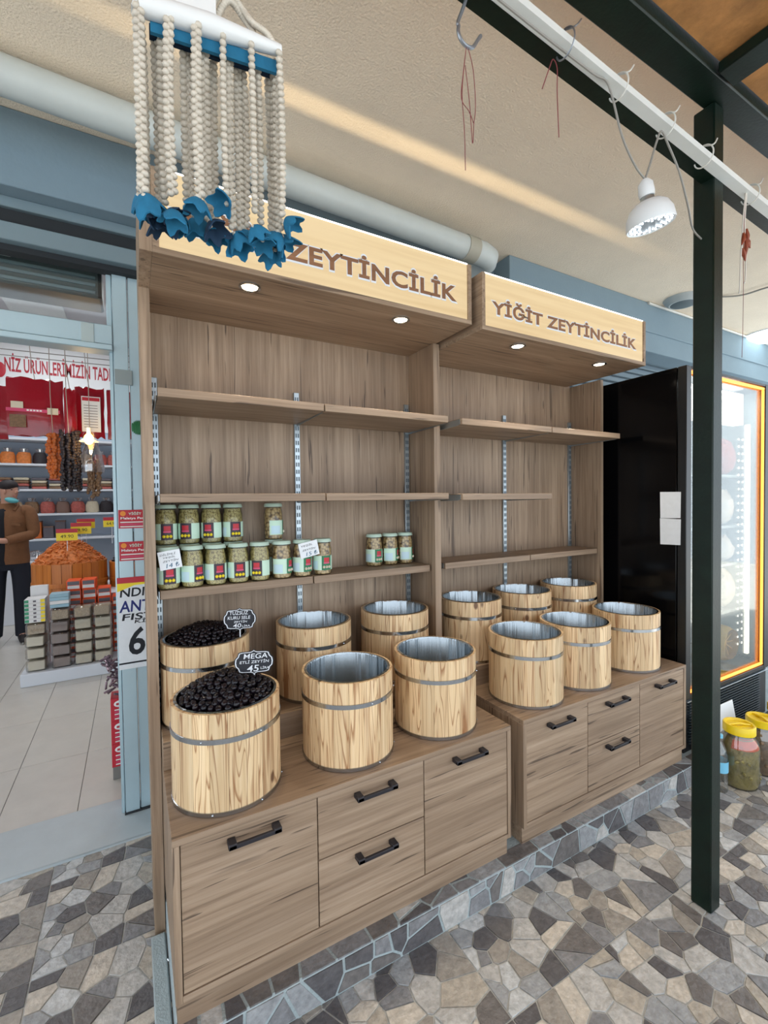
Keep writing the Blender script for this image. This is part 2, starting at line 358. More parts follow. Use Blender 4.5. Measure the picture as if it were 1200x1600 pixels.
# voronoi stones ---------------------------------------------------
def clip(poly, a, b, c):   # keep a x + b y <= c
    out = []
    for i in range(len(poly)):
        p, q = poly[i], poly[(i + 1) % len(poly)]; dp = a * p[0] + b * p[1] - c; dq = a * q[0] + b * q[1] - c
        if dp <= 0: out.append(p)
        if dp * dq < 0: t = dp / (dp - dq); out.append((p[0] + (q[0] - p[0]) * t, p[1] + (q[1] - p[1]) * t))
    return out
def stones(w, h, n, inset, seed, edge=.003):
    r = random.Random(seed); pts = []
    tries = 0; dmin = .5 * math.sqrt(w * h / n)
    while len(pts) < n and tries < 4000:
        tries += 1; p = (r.uniform(0, w), r.uniform(0, h))
        if all((p[0] - q[0]) ** 2 + (p[1] - q[1]) ** 2 > dmin * dmin for q in pts): pts.append(p)
        if tries % 400 == 0: dmin *= .9
    cells = []
    for i, p in enumerate(pts):
        poly = [(edge, edge), (w - edge, edge), (w - edge, h - edge), (edge, h - edge)]
        for j, q in enumerate(pts):
            if i == j: continue
            dx, dy = q[0] - p[0], q[1] - p[1]; d = math.hypot(dx, dy); dx /= d; dy /= d
            poly = clip(poly, dx, dy, dx * (p[0] + q[0]) / 2 + dy * (p[1] + q[1]) / 2 - inset)
            if len(poly) < 3: break
        if len(poly) >= 3:
            clean = [poly[k] for k in range(len(poly)) if math.hypot(poly[k][0] - poly[k - 1][0], poly[k][1] - poly[k - 1][1]) > .002]
            if len(clean) >= 3: cells.append(clean)
    return cells
floor = struct(B(-9, 12, -9, SEY + .3, -.06, -.004).box(-9, .06, SEY + .3, 2.29, -.06, -.004), 'floor', 'mortar', 'crazy paved stone floor of the covered forecourt')
TL = .414; TX0, TY0 = .925, .937
pats = [stones(TL, TL, 32, .0026, 11 + k, .0024) for k in range(3)]
pmesh = []
for k, cells in enumerate(pats):
    row = []
    for i, poly in enumerate(cells):
        mi = random.Random(k * 100 + i).randrange(len(STONE)); lift = random.Random(k * 77 + i).uniform(-.0012, .0008)
        cx = sum(p[0] for p in poly) / len(poly); cy = sum(p[1] for p in poly) / len(poly)
        top = [(cx + (x - cx) * .985, cy + (y - cy) * .985) for x, y in poly]
        n = len(poly); vs = [(x, y, -.008) for x, y in poly] + [(x, y, -.0015 + lift) for x, y in poly] + [(x, y, lift) for x, y in top]
        fs = [(a, (a + 1) % n, n + (a + 1) % n, n + a) for a in range(n)] + [(n + a, n + (a + 1) % n, 2 * n + (a + 1) % n, 2 * n + a) for a in range(n)] + [tuple(range(2 * n, 3 * n))]
        row.append((MB().add(vs, fs), STONE[mi], (cx, cy)))
    pmesh.append([(mb.mesh('stone', m, smooth=False), mb, m, c) for mb, m, c in row])
cand = []
for ix in range(-7, 9):
    for iy in range(-5, 5):
        ox, oy = TX0 + ix * TL, TY0 + iy * TL
        k = (ix * 5 + iy * 3) % 3
        for me, mb, m, c in pmesh[k]:
            x, y = ox + c[0], oy + c[1]
            if x > .10 and y > SEY + .09: continue
            if y > 2.36: continue
            f = x * math.sin(YAW) + y * math.cos(YAW); r_ = x * math.cos(YAW) - y * math.sin(YAW)
            vis = f > .3 and abs(r_ / f) < .90 and 1.5 / f < 1.22
            cand.append((0 if vis else 1, x * x + y * y, me, mb, m, ox, oy))
cand.sort(key=lambda t: t[:2])
rest = {}
for i, (nv, d, me, mb, m, ox, oy) in enumerate(cand):
    if i < 300:
        o = bpy.data.objects.new('stone', me); C.objects.link(o); o.parent = floor; o.location = (ox, oy, 0)
    else:
        rest.setdefault(m.name, MB()).add([(v[0] + ox, v[1] + oy, v[2]) for v in mb.v], mb.f)
far = MB(); slots = []
for nm in rest: slots.append((nm, len(rest[nm].f))); far.add(rest[nm].v, rest[nm].f)
fo = far.build('far_stones', None, floor, smooth=False); fo['kind'] = 'stuff'
pi = 0
for si, (nm, n) in enumerate(slots):
    fo.data.materials.append(M[nm])
    for q in range(pi, pi + n): fo.data.polygons[q].material_index = si
    pi += n
# raised step under the furniture ------------------------------------
step = struct(BV(.07, 5.2, SEY, 2.40, -.03, SZ, .006), 'floor_step', 'step_mortar', 'low stone faced step carrying the shelving units')
kerb = MB().bev(.022, .066, 1.20, 1.725, -.02, .012, .004)
kerb.build('kerb_strip', 'step_mortar', step)
for i, poly in enumerate(stones(3.6, .10, 62, .0048, 5, .002)):
    m = STONE[random.Random(i).choice([0, 1, 1, 2, 2, 6, 3])]
    MB().prism([(x + .07, y + .003) for x, y in poly], (0, SEY + .003, 0), FX, UZ, (0, -.006, 0)).build('step_stone', m, step, smooth=False)
for i, poly in enumerate(stones(3.6, .062, 44, .0045, 9, .002)):
    m = STONE[random.Random(i + 99).choice([0, 1, 2, 2, 6, 3])]
    MB().prism([(x + .07, y + SEY) for x, y in poly], (0, 0, SZ - .003), FX, (0, 1, 0), (0, 0, .005)).build('step_stone', m, step, smooth=False)
# sill and shop floor -------------------------------------------------
struct(BV(-2.6, .06, 2.285, 2.625, -.04, .012, .004), 'trim_1', 'sill_marble', 'pale marble door sill')
sf = struct(B(-3.6, 1.5, 2.6, 8.4, -.05, -.003), 'floor_shop', 'grout', 'tiled floor inside the shop')
tile = MB().bev(.0015, .3235, .0015, .6485, -.02, 0, .001).mesh('tile', 'shop_tile')
for ix in range(-8, 4):
    for iy in range(-1, 8):
        x, y = -.27 + ix * .325, 3.245 + iy * .65
        if x < -2.2 and y < 4.5 or x > .5: continue
        if y > 7.6: continue
        o = bpy.data.objects.new('tile', tile); C.objects.link(o); o.parent = sf; o.location = (x, y, 0)
# walls ---------------------------------------------------------------
struct(B(-3.7, -3.6, 2.5, 8.4, -.05, 4.1), 'wall_left', 'shop_wall', 'left wall inside the shop')
struct(B(.12, 5.6, 2.46, 2.56, -.05, 2.9), 'wall_front', 'beam_paint', 'front wall behind the shelving units')
struct(B(1.5, 1.6, 2.56, 8.4, -.05, 4.1), 'wall_right', 'shop_wall', 'right wall inside the shop')
struct(B(-3.7, 1.6, 8.3, 8.4, -.05, 4.1), 'wall_back', 'shop_panel', 'back wall inside the shop')
struct(B(-3.7, 1.6, 8.28, 8.3, 0, .30), 'baseboard_back', 'baseboard_red', 'dark red baseboard along the shop back wall')
struct(B(-3.7, 1.6, 2.5, 8.4, 4.0, 4.1), 'ceiling_shop', 'shop_wall', 'shop ceiling')
struct(B(-3.7, 7.5, .74, 2.6, CEIL, CEIL + .25), 'ceiling', 'plaster', 'rough plastered ceiling slab over the forecourt')
b1 = struct(BV(-3.7, 2.19, 2.34, 2.60, 2.79, CEIL, .004), 'trim_2', 'beam_paint', 'blue grey beam over the shop opening')
struct(B(-3.7, 1.6, 2.5, 2.6, CEIL, 4.05), 'wall_above', 'shop_wall', 'wall above the shop opening')
struct(BV(2.19, 7.5, 2.2, 2.6, 2.70, CEIL, .004), 'trim_3', 'beam_paint', 'blue grey beam over the right half of the forecourt')
struct(BV(2.19, 7.5, 2.19, 2.2, 2.855, 2.87, .002), 'trim_4', 'beam_paint', 'thin ledge along the right beam')
# roller shutter guide above shop and header rails
hd = MB().bev(-2.6, .12, 2.42, 2.54, 2.745, 2.79, .003).bev(-2.6, .12, 2.40, 2.50, 2.60, 2.675, .003)
struct(hd, 'trim_5', 'alu_dark', 'grey header rails over the shop door')
struct(B(-2.6, .12, 2.44, 2.5, 2.575, 2.745), 'trim_6', 'dark_gap', 'dark gap between the header rails')
# slats of the shutter at the right
sh = struct(B(2.5, 6.5, 2.42, 2.46, 2.2, 2.70), 'trim_7', 'shutter', 'rolled shutter under the right beam')
sl = MB().bev(2.5, 6.5, 2.40, 2.42, 0, .045, .008).mesh('slat', 'shutter')
for i in range(9):
    o = bpy.data.objects.new('slat', sl); C.objects.link(o); o.parent = sh; o.location = (0, 0, 2.22 + i * .053)
# canopy roof over the camera ------------------------------------------
roof = struct(B(-3.7, 4.6, -1.6, .758, 2.902, 2.93), 'ceiling_canopy', 'osb', 'boarded canopy roof over the forecourt')
for i, x in enumerate([-3.7, -2.46, -1.22, .02, 1.715, 2.96, 4.2]):
    x1 = [-3.7, -2.46, -1.22, .02, 1.715, 2.96, 4.2, 4.6][i + 1]
    B(x + .003, x1 - .003, -1.6, .757, 2.888, 2.902).build('roof_board', 'osb', roof)
# street ground behind camera is part of floor; columns of the shop front -----
col = thing('door_frame', (0, 2.49, .012), 'pale blue aluminium shop door frame with post and transom bar', 'door frame')
BV(-.061, .0, 2.475, 2.56, .012, 2.60, .003).build('jamb', 'alu', col)
BV(.003, .06, 2.48, 2.56, .012, 2.60, .003).build('jamb', 'alu', col)
BV(.063, .118, 2.485, 2.56, .012, 2.60, .003).build('jamb', 'alu', col)
BV(-.078, -.063, 2.49, 2.55, .012, 2.22, .003).build('door_stop', 'alu', col)
BV(-2.6, -.063, 2.47, 2.55, 2.245, 2.335, .003).build('transom_bar', 'alu', col)
BV(-2.6, -.063, 2.455, 2.55, 2.215, 2.242, .003).build('transom_bead', 'alu', col)
BV(-.085, -.063, 2.49, 2.55, 2.335, 2.60, .003).build('transom_bead', 'alu', col)
B(-2.6, -.085, 2.512, 2.518, 2.335, 2.60).build('transom_pane', 'glass', col)
BV(-.065, .115, 2.466, 2.49, .0125, .02, .001).build('floor_seal', 'dark_gap', col)
# air curtain behind the transom
ac = thing('air_curtain', (-.6, 2.62, 2.47), 'dark grey air curtain unit behind the glass over the shop door', 'air curtain')
BV(-1.6, -.105, 2.60, 2.80, 2.50, 2.66, .01).build('body', 'ac_grey', ac)
for k in range(3): BV(-1.6, -.13, 2.592, 2.602, 2.515 + k * .035, 2.53 + k * .035, .002).build('louvre', 'alu_dark', ac)
BV(-.9, -.45, 2.59, 2.60, 2.615, 2.645, .002).build('front_plate', 'pipe_paint', ac)
B(-.12, -.105, 2.58, 2.60, 2.50, 2.66).build('end_plate', 'dark_gap', ac)
# ================================================================== SHELVING UNITS
HZ = .0
CT = .62
def header(root, x0, x1, hy, by, zb, zt, spots, nm):
    T = .018
    hb = thing_part = BV(x0, x1, hy, by, zb, zb + T, .001).build('header_base', 'oak_horizontal', root)
    BV(x0, x0 + T, hy, by, zb + T, zt, .001).build('header_end', 'oak_depth', root)
    BV(x1 - T, x1, hy, by, zb + T, zt, .001).build('header_end', 'oak_depth', root)
    B(x0 + T, x1 - T, by - .02, by, zb + T, zt).build('header_back', 'oak_horizontal', root)
    # unseen boards added; their slot throws the led light as a ceiling streak
    B(x0 + T, x1 - T, hy + .016, hy + .098, zt - .014, zt - .006).build('light_baffle', 'oak_horizontal', root)
    B(x0 + T, x1 - T, hy + .122, by - .02, zt - .014, zt - .006).build('light_baffle', 'oak_horizontal', root)
    face = BV(x0 + T + .001, x1 - T - .001, hy + .006, hy + .012, zb + T + .001, zt, .001).build('sign_face', 'lit_sign', root)
    BV(x0 + T, x1 - T, hy + .004, hy + .013, zt, zt + .004, .0005).build('light_edge', 'white_glow', face)
    led = area_light('led_strip', ((x0 + x1) / 2, hy + .055, zb + T + .012), (R(180), 0, 0), x1 - x0 - .1, .012, 5.0, (1, .80, .50), root)
    for (sx, sy) in spots:
        sp = MB().lathe([(.036, 0), (.036, -.004), (.031, -.006), (.027, -.003), (.027, 0)], (sx, sy, zb), 24, cap=False).build('spotlight', 'steel', root)
        MB().lathe([(.0, -.0035), (.022, -.0035), (.026, -.001)], (sx, sy, zb), 20, cap=False).build('lamp_glass', 'spot_glow', sp)
        l = bpy.data.lights.new('spot', 'SPOT'); l.energy = 14; l.spot_size = R(100); l.spot_blend = .8; l.color = (1, .87, .68); l.shadow_soft_size = .02
        lo = bpy.data.objects.new('spot', l); C.objects.link(lo); lo.parent = root; lo.location = Vector((sx, sy, zb - .012)) - Vector(ORG[root.name])
    return face
def letters(face, body, x0, x1, z0, z1, y):
    w, h = x1 - x0, z1 - z0
    text_mb(body, (x0 - .007, y + .0055, z0 - .007), FX, UZ, w + .014, h + .014, .001, off=.054, space=1.06).build('letter_outline', 'white_glow' if 0 else 'chalk', face)
    text_mb(body, (x0, y + .0045, z0), FX, UZ, w, h, .0012, off=.03, space=1.06).build('lettering', 'letter_wood', face)
def rail(root, x, y, z0, z1):
    r = BV(x - .0125, x + .0125, y - .012, y, z0, z1, .0015).build('upright_rail', 'zinc', root)
    mb = MB(); z = z0 + .03
    while z < z1 - .03: mb.box(x - .0075, x - .0025, y - .0135, y - .0118, z, z + .018).box(x + .0025, x + .0075, y - .0135, y - .0118, z, z + .018); z += .032
    mb.build('slots', 'slot', r)
def shelf(root, x0, x1, y0, y1, zb, zt, brk=True):
    s_ = BV(x0, x1, y0, y1, zb, zt, .0015).build('shelf', 'oak_horizontal', root)
    if brk:
        for xx in (x0 - .004, x1 + .001):
            mb = MB().prism([(y0 + .012, zt - .004), (y1, zt - .004), (y1, zb - .008), (y0 + .03, zb - .002), (y0 + .012, zb + .004)], (xx, 0, 0), (0, 1, 0), UZ, (.0025, 0, 0))
            mb.build('bracket', 'zinc', s_)
    return s_
BY = 1.955; SY = 1.7376
# ---- unit 1
u1 = thing('display_unit', (.655, 1.85, 0), 'tall oak display unit nearest the shop door, its lit sign half hidden by hanging beads', 'display unit', None)
HB, HT, HY = 2.2323, 2.4793, 1.481
lp = [(SY, .0), (BY, .0), (BY, HT), (HY, HT), (HY, HB), (SY, HB)]
MB().prism(lp, (.0342, 0, 0), (0, 1, 0), UZ, (.033, 0, 0)).build('side_panel', 'oak_vertical', u1)
MB().prism([(SY, SZ), (BY, SZ), (BY, HB), (SY, HB)], (1.2421, 0, 0), (0, 1, 0), UZ, (.0342, 0, 0)).build('side_panel', 'oak_vertical', u1)
B(.0675, 1.2418, BY, BY + .016, SZ, HT).build('back_panel', 'oak_vertical', u1)
face = header(u1, .0675, 1.2585, HY, BY, HB, HT, [(.365, 1.569), (.964, 1.57)], 1)
letters(face, 'YİĞİT ZEYTİNCİLİK', .115, 1.182, 2.312, 2.395, HY)
for x in (.082, .6467, 1.2215): rail(u1, x, BY, .70, 1.985)
AY, CY = 1.612, 1.764
for (zb, zt, y0, xr) in ((1.844, 1.8724, AY, 1.2302), (1.5044, 1.5323, AY, 1.2302), (1.1621, 1.1936, CY, 1.2302)):
    shelf(u1, .0785, .6445, y0, BY - .014, zb, zt); shelf(u1, .6490, xr, y0, BY - .014, zb, zt)
# ---- unit 2
u2 = thing('display_unit', (1.89, 1.85, SZ), 'oak display unit with empty shelves and fully readable lit sign, beside the black cooler', 'display unit', None)
H2B, H2T, H2Y = 2.209, 2.4444, 1.4467
MB().prism([(SY, SZ), (BY, SZ), (BY, H2B), (SY, H2B)], (2.462, 0, 0), (0, 1, 0), UZ, (.025, 0, 0)).build('side_panel', 'oak_vertical', u2)
B(1.278, 2.4618, BY, BY + .016, SZ, H2T).build('back_panel', 'oak_vertical', u2)
face2 = header(u2, 1.285, 2.431, H2Y, BY, H2B, H2T, [(1.573, 1.532), (2.171, 1.540)], 2)
letters(face2, 'YİĞİT ZEYTİNCİLİK', 1.343, 2.351, 2.284, 2.355, H2Y)
for x in (1.305, 1.8876, 2.448): rail(u2, x, BY, .70, 1.985)
shelf(u2, 1.3026, 1.8850, 1.6054, BY - .014, 1.840, 1.8689); shelf(u2, 1.8895, 2.4503, 1.6054, BY - .014, 1.840, 1.8689)
shelf(u2, 1.3026, 1.8850, 1.6054, BY - .014, 1.500, 1.5288)
shelf(u2, 1.3125, 1.8850, 1.7534, BY - .014, 1.167, 1.1972); shelf(u2, 1.8895, 2.4509, 1.7534, BY - .014, 1.167, 1.1972)
# ---- drawer cabinets
def cabinet(x0, x1, y0, xa, xb, label):
    r = thing('drawer_cabinet', ((x0 + x1) / 2, 1.6, SZ), label, 'cabinet')
    z0 = .178; yb = 1.733
    BV(x0, x0 + .018, y0, yb, z0, CT - .018, .001).build('side_panel', 'oak_vertical', r)
    BV(x1 - .018, x1, y0, yb, z0, CT - .018, .001).build('side_panel', 'oak_vertical', r)
    BV(x0, x1, y0, 1.95 if 0 else yb, CT - .018, CT, .001).build('worktop', 'oak_horizontal', r)
    BV(x0 + .018, x1 - .018, y0, yb, z0, z0 + .018, .001).build('bottom_panel', 'oak_horizontal', r)
    B(x0 + .018, x1 - .018, y0 + .024, y0 + .03, z0 + .018, CT - .018).build('inner_front', 'joint_dark', r)
    BV(x0 + .004, x1 - .010, y0 + .015, yb - .02, SZ + .001, z0, .001).build('plinth', 'oak_horizontal', r)
    xi0, xi1 = x0 + .020, x1 - .020; g = .0016
    def front(nm, a, b, c, d):
        f = BV(a, b, y0 + .003, y0 + .021, c, d, .0012).build(nm, 'oak_horizontal', r)
        hx = (a + b) / 2; hz = d - .030; hl = .073
        mb = MB().bev(hx - hl, hx + hl, y0 - .030, y0 - .020, hz - .010, hz + .002, .0015)
        mb.bev(hx - hl, hx - hl + .022, y0 - .030, y0 + .0028, hz - .010, hz + .006, .002).bev(hx + hl - .022, hx + hl, y0 - .030, y0 + .0028, hz - .010, hz + .006, .002)
        mb.build('handle', 'black_handle', f)
    zl, zh = z0 + .020, CT - .020; zm = .404
    front('door', xi0, xa - g, zl, zh); front('door', xb + g, xi1, zl, zh)
    front('drawer', xa + g, xb - g, zm + g, zh); front('drawer', xa + g, xb - g, zl, zm - g)
    return r
cabinet(.0690, 1.2672, 1.281, .4705, .8605, 'oak cabinet with three barrels on its front, below the shelves holding jars')
cabinet(1.3374, 2.5190, 1.284, 1.733, 2.117, 'oak cabinet further right, standing next to the black cooler')
def riser(x0, x1, label):
    r = thing('riser_step', ((x0 + x1) / 2, 1.8, CT), label, 'riser')
    BV(x0, x1, 1.637, 1.737, CT + .0005, .694, .001).build('front_board', 'oak_horizontal', r)
    BV(x0, x1, 1.635, BY - .014, .694, .715, .001).build('top_board', 'oak_horizontal', r)
    BV(x0 + .02, x1 - .02, 1.74, BY - .016, SZ + .001, .694, .001).build('support_box', 'oak_horizontal', r)
riser(.0700, 1.2400, 'low oak riser under the back row of barrels in the unit with jars')
riser(1.3390, 2.4550, 'low oak riser under the back row of barrels in the empty shelved unit')
# ================================================================== BARRELS
def barrel_meshes(Rr, H):
    n = 20; hz = H * .735
    def stave(z0, z1):
        a = math.pi / n * .985; mb = MB(); vs = []; k = 3; th = .014
        for zz in (z0, z1):
            for i in range(k + 1):
                q = -a + 2 * a * i / k; vs.append((Rr * math.cos(q), Rr * math.sin(q), zz))
            for i in range(k + 1):
                q = a - 2 * a * i / k; vs.append(((Rr - th) * math.cos(q), (Rr - th) * math.sin(q), zz))
        m = 2 * (k + 1); mb.add(vs, [tuple(range(m))[::-1], tuple(range(m, 2 * m))] + [(i, (i + 1) % m, m + (i + 1) % m, m + i) for i in range(m)])
        return mb.mesh('stave', 'pine')
    d = {}
    d['stave'] = stave(.004, H)
    d['hoop'] = MB().lathe([(Rr + .0002, hz - .008), (Rr + .0028, hz - .007), (Rr + .0028, hz + .007), (Rr + .0002, hz + .008)], n=48, cap=False).mesh('hoop', 'steel')
    d['low'] = MB().lathe([(Rr + .0002, .0005), (Rr + .0028, .001), (Rr + .0028, .012), (Rr + .0002, .0125)], n=48, cap=False).mesh('hoop', 'steel')
    d['liner'] = MB().lathe([(Rr - .0085, H + .0015), (Rr - .0165, H + .002), (Rr - .019, H - .004), (Rr - .021, .05), (Rr - .03, .035), (0, .032)], n=48, cap=False).mesh('liner', 'steel_liner')
    d['rivet'] = [MB().ball((Rr + .003, 0, z), .003, seg=6, rings=4).mesh('rivet', 'steel') for z in (hz, .0065)]
    d['core'] = None
    d['n'] = n
    return d
def barrel(d, loc, rz, label, group):
    r = thing('barrel', loc, label, 'barrel', group)
    def put(nm, me, par, a=0):
        o = bpy.data.objects.new(nm, me); C.objects.link(o); o.parent = par; o.rotation_euler = (0, 0, a); return o
    for i in range(d['n']): put('stave', d['stave'], r, rz + 2 * math.pi * i / d['n'])
    h1 = put('hoop', d['hoop'], r); h2 = put('hoop', d['low'], r); put('liner', d['liner'], r)
    for k in range(3):
        put('rivet', d['rivet'][0], h1, rz + R(235 + 60 * k)); put('rivet', d['rivet'][1], h2, rz + R(245 + 50 * k))
    return r
FR, FH, BR, BH = .161, .289, .1555, .2915
dF, dB = barrel_meshes(FR, FH), barrel_meshes(BR, BH)
fpos = [(.2448, 'round pine barrel heaped with large black olives in the front row beside the door'), (.6603, 'empty steel lined pine barrel, middle of the front row on the nearer cabinet'), (1.0431, 'empty steel lined pine barrel at the right end of the nearer cabinet front'),
        (1.5357, 'empty pine barrel at the left front corner of the further cabinet'), (1.877, 'empty pine barrel in the middle of the further cabinet front'), (2.2878, 'empty pine barrel in the front row standing closest to the black cooler')]
bpos = [(.2300, 'pine barrel heaped with small black olives at the back left'), (.6560, 'empty pine barrel, middle of the back row under the jar shelf'), (1.0500, 'empty pine barrel at the right of the back row under the jar shelf'),
        (1.5000, 'empty pine barrel at the left of the back row in the further unit'), (1.8620, 'empty pine barrel, middle of the back row in the further unit'), (2.2400, 'empty pine barrel at the right end of the back row near the cooler')]
fy = [1.470, 1.470, 1.470, 1.4615, 1.468, 1.4705]
for i, (x, lb) in enumerate(fpos): barrel(dF, (x, fy[i], CT + .0005), i * .7, lb, 'steel lined pine barrels')
for i, (x, lb) in enumerate(bpos): barrel(dB, (x, 1.796, .7155), i * .9 + .2, lb, 'steel lined pine barrels')
# olives ---------------------------------------------------------------
def olive_mesh(r, k):
    rr = random.Random(k); mb = MB().ball((0, 0, 0), r, r * .95, r * 1.12, 9, 7)
    mb.v = [tuple(c * (1 + rr.uniform(-.06, .06)) for c in v) for v in mb.v]; return mb
def heap(cx, cy, zr, Rin, Hd, r, nmax, label, group, seed):
    rr = random.Random(seed); pts = []
    dome = lambda q: Hd * max(0, 1 - (q / Rin) ** 2) ** .9 * (1 + .0)
    t = 0
    while t < 12000:
        t += 1; q = Rin * math.sqrt(rr.random()); a = rr.uniform(0, 2 * math.pi); x, y = q * math.cos(a), q * math.sin(a)
        if q > Rin - r: continue
        z = dome(q) + .006 * math.sin(x * 40 + seed) * math.cos(y * 37)
        if all((x - p[0]) ** 2 + (y - p[1]) ** 2 + (z - p[2]) ** 2 > (1.55 * r) ** 2 for p in pts): pts.append((x, y, z))
    meshes = [olive_mesh(r, seed + k) for k in range(4)]; md = [m.mesh('olive', 'black_olive') for m in meshes]
    pts.sort(key=lambda p: (p[1] * .9 + p[0] * .45 - p[2] * 2))
    n = 0; rest = MB()
    for i, (x, y, z) in enumerate(pts):
        rot = Matrix.Rotation(rr.uniform(0, 6.28), 3, 'Z') @ Matrix.Rotation(rr.uniform(0, 3.14), 3, 'X')
        if n < nmax:
            o = bpy.data.objects.new('olive', md[i % 4]); C.objects.link(o); o.location = (cx + x, cy + y, zr + z); o.rotation_euler = rot.to_euler()
            tag(o, label, 'olive', group); n += 1
        else: rest.add([tuple(rot @ Vector(v) + Vector((x, y, z))) for v in meshes[i % 4].v], meshes[i % 4].f)
    # packed olives under the top layer
    m = olive_mesh(r, 3)
    for i in range(260):
        q = (Rin - r) * math.sqrt(rr.random()); a = rr.uniform(0, 6.283); z = dome(q) - rr.uniform(.9, 1.8) * r
        rest.add([(v[0] + q * math.cos(a), v[1] + q * math.sin(a), v[2] + z) for v in m.v], m.f)
    rest.lathe([(0, -.05)] + [(Rin * k / 8, dome(Rin * k / 8) - 1.6 * r) for k in range(9)], n=24, cap=False)
    o = rest.build('olive_heap', 'black_olive'); o.location = (cx, cy, zr)
    return o
h1 = heap(.2448, 1.470, CT + FH - .012, FR - .021, .066, .0102, 180, 'large wrinkled black olive heaped in the front barrel', 'large olives in the front barrel', 3)
tag(h1, 'bed of large black olives filling the front barrel', 'olives', kind='stuff')
h2 = heap(.2300, 1.796, .7155 + BH - .012, BR - .021, .052, .0088, 120, 'small glossy black olive heaped in the back left barrel', 'small olives in the back barrel', 5)
tag(h2, 'bed of small black olives filling the back left barrel', 'olives', kind='stuff')
# chalkboard price tags --------------------------------------------------
def chalk_tag(cx, y, cz, w, h, rot, lines, zstem, label):
    r = thing('price_tag', (cx, y, cz), label, 'price tag', 'chalkboard price tags')
    def outline(s):
        a, b = w / 2 * s, h / 2 * s; P = []
        q = [(1.0, 0), (.97, .3), (.84, .5), (.78, .78), (.62, .84), (.18, .86), (.06, .93), (0, 1.0)]
        P += [(x * a, z * b) for x, z in q]; P += [(-x * a, z * b) for x, z in q[-2::-1]]; P += [(-x * a, -z * b) for x, z in q[1:]]; P += [(x * a, -z * b) for x, z in q[-2:0:-1]]
        return P
    o = outline(1.0); cv = Vector((cx, y, cz))
    MB().prism(o, cv, FX, UZ, (0, .003, 0)).build('board', 'chalkboard', r)
    i1, i2 = outline(.95), outline(.90); n = len(i1); vs = [(cx + p[0], y - .0008, cz + p[1]) for p in i1] + [(cx + p[0], y - .0008, cz + p[1]) for p in i2]
    vs += [(v[0], y + .0005, v[2]) for v in vs]
    MB().add(vs, [(i, (i + 1) % n, n + (i + 1) % n, n + i) for i in range(n)] + [(i, (i + 1) % n, 2 * n + (i + 1) % n, 2 * n + i) for i in range(n)] + [(n + i, n + (i + 1) % n, 3 * n + (i + 1) % n, 3 * n + i) for i in range(n)]).build('border', 'chalk', r)
    for (tx, x0, z0, tw, th) in lines:
        text_mb(tx, (cx + x0 * w, y - .0001, cz + z0 * h), FX, UZ, tw * w, th * h, .0008, off=.004, shear=.12).build('lettering', 'chalk', r)
    MB().tube([(cx, y + .0015, cz - h * .47), (cx, y + .0015, zstem)], .0022).build('stem', 'chalk', r)
    r.rotation_euler = (0, 0, rot)
chalk_tag(.335, 1.70, 1.073, .118, .084, R(-18), [('TUZSUZ', -.30, .20, .56, .16), ('KURU SELE', -.36, .0, .68, .14), ('ZEYTİN', -.18, -.15, .40, .11), ('40', -.2, -.36, .24, .18), ('LİRA', .06, -.34, .24, .1)], .99, 'black chalkboard tag reading 40 lira in the small olives')
chalk_tag(.327, 1.45, .993, .122, .080, R(-18), [('MEGA', -.26, .14, .6, .2), ('ETLİ ZEYTİN', -.36, -.04, .74, .14), ('45', -.18, -.38, .3, .26), ('LİRA', .16, -.3, .22, .12)], .93, 'black chalkboard tag reading 45 lira in the large olives')
# ================================================================== JARS ON THE SHELF
JH, JR = .151, .0395
def jar_mesh_set(kind):
    d = {}
    d['contents'] = MB().lathe([(0, .003), (JR - .006, .003), (JR - .003, .012), (JR - .003, .108), (JR - .007, .122), (JR - .008, .132), (0, .132)], n=28, cap=False).mesh('contents', 'jar_olives' if kind else 'jar_rings')
    d['glass'] = MB().lathe([(0, 0), (JR - .006, 0), (JR - .0008, .006), (JR - .0008, .112), (JR - .005, .125), (JR - .006, .138)], n=28, cap=False).mesh('glass_body', 'glass')
    mb = MB(); vs = []
    n = 36; prof = [(0, JH), (JR - .006, JH), (JR - .003, JH - .003), (JR - .002, JH - .014)]
    for i in range(n):
        a = 2 * math.pi * i / n
        for k, (r, z) in enumerate(prof): vs.append(((r + (.0012 if k == 3 and i % 2 else 0)) * math.cos(a), (r + (.0012 if k == 3 and i % 2 else 0)) * math.sin(a), z))
    m = 4; fs = [(i * m + q, ((i + 1) % n) * m + q, ((i + 1) % n) * m + q + 1, i * m + q + 1) for i in range(n) for q in range(3)]
    d['lid'] = mb.add(vs, fs).mesh('lid', 'lid_green')
    z0, z1 = .020, .080
    def band(a0, a1, zz0, zz1, r, m): return MB().lathe([(r, zz0), (r, zz1)], n=10, a0=R(a0), a1=R(a1), cap=False).mesh('label_band', m)
    d['label'] = [('label', band(-150, 60, z0, z1, JR + .0002, 'label_light')), ('label_panel', band(-60, 2, z0, z1, JR + .0006, 'label_green' if kind else 'label_dark')),
                  ('label_panel', band(-140, -85, z0 + .004, z1 - .022, JR + .0006, 'label_blue')), ('label_badge', band(-46, -12, z1 - .026, z1 - .008, JR + .001, 'red_print')), ('label_badge', band(-48, -10, z1 - .033, z1 - .027, JR + .001, 'pink_print'))]
    d['ol'] = MB()
    for k in range(3):
        a = R(-46 + 17 * k); d['ol'].ball(((JR + .0006) * math.cos(a), (JR + .0006) * math.sin(a), z0 + .013), .0058, .0058, .0062, 8, 6)
    d['ol'] = d['ol'].mesh('label_picture', 'yellow_print' if not kind else 'cream')
    return d
jars = [jar_mesh_set(0), jar_mesh_set(1)]
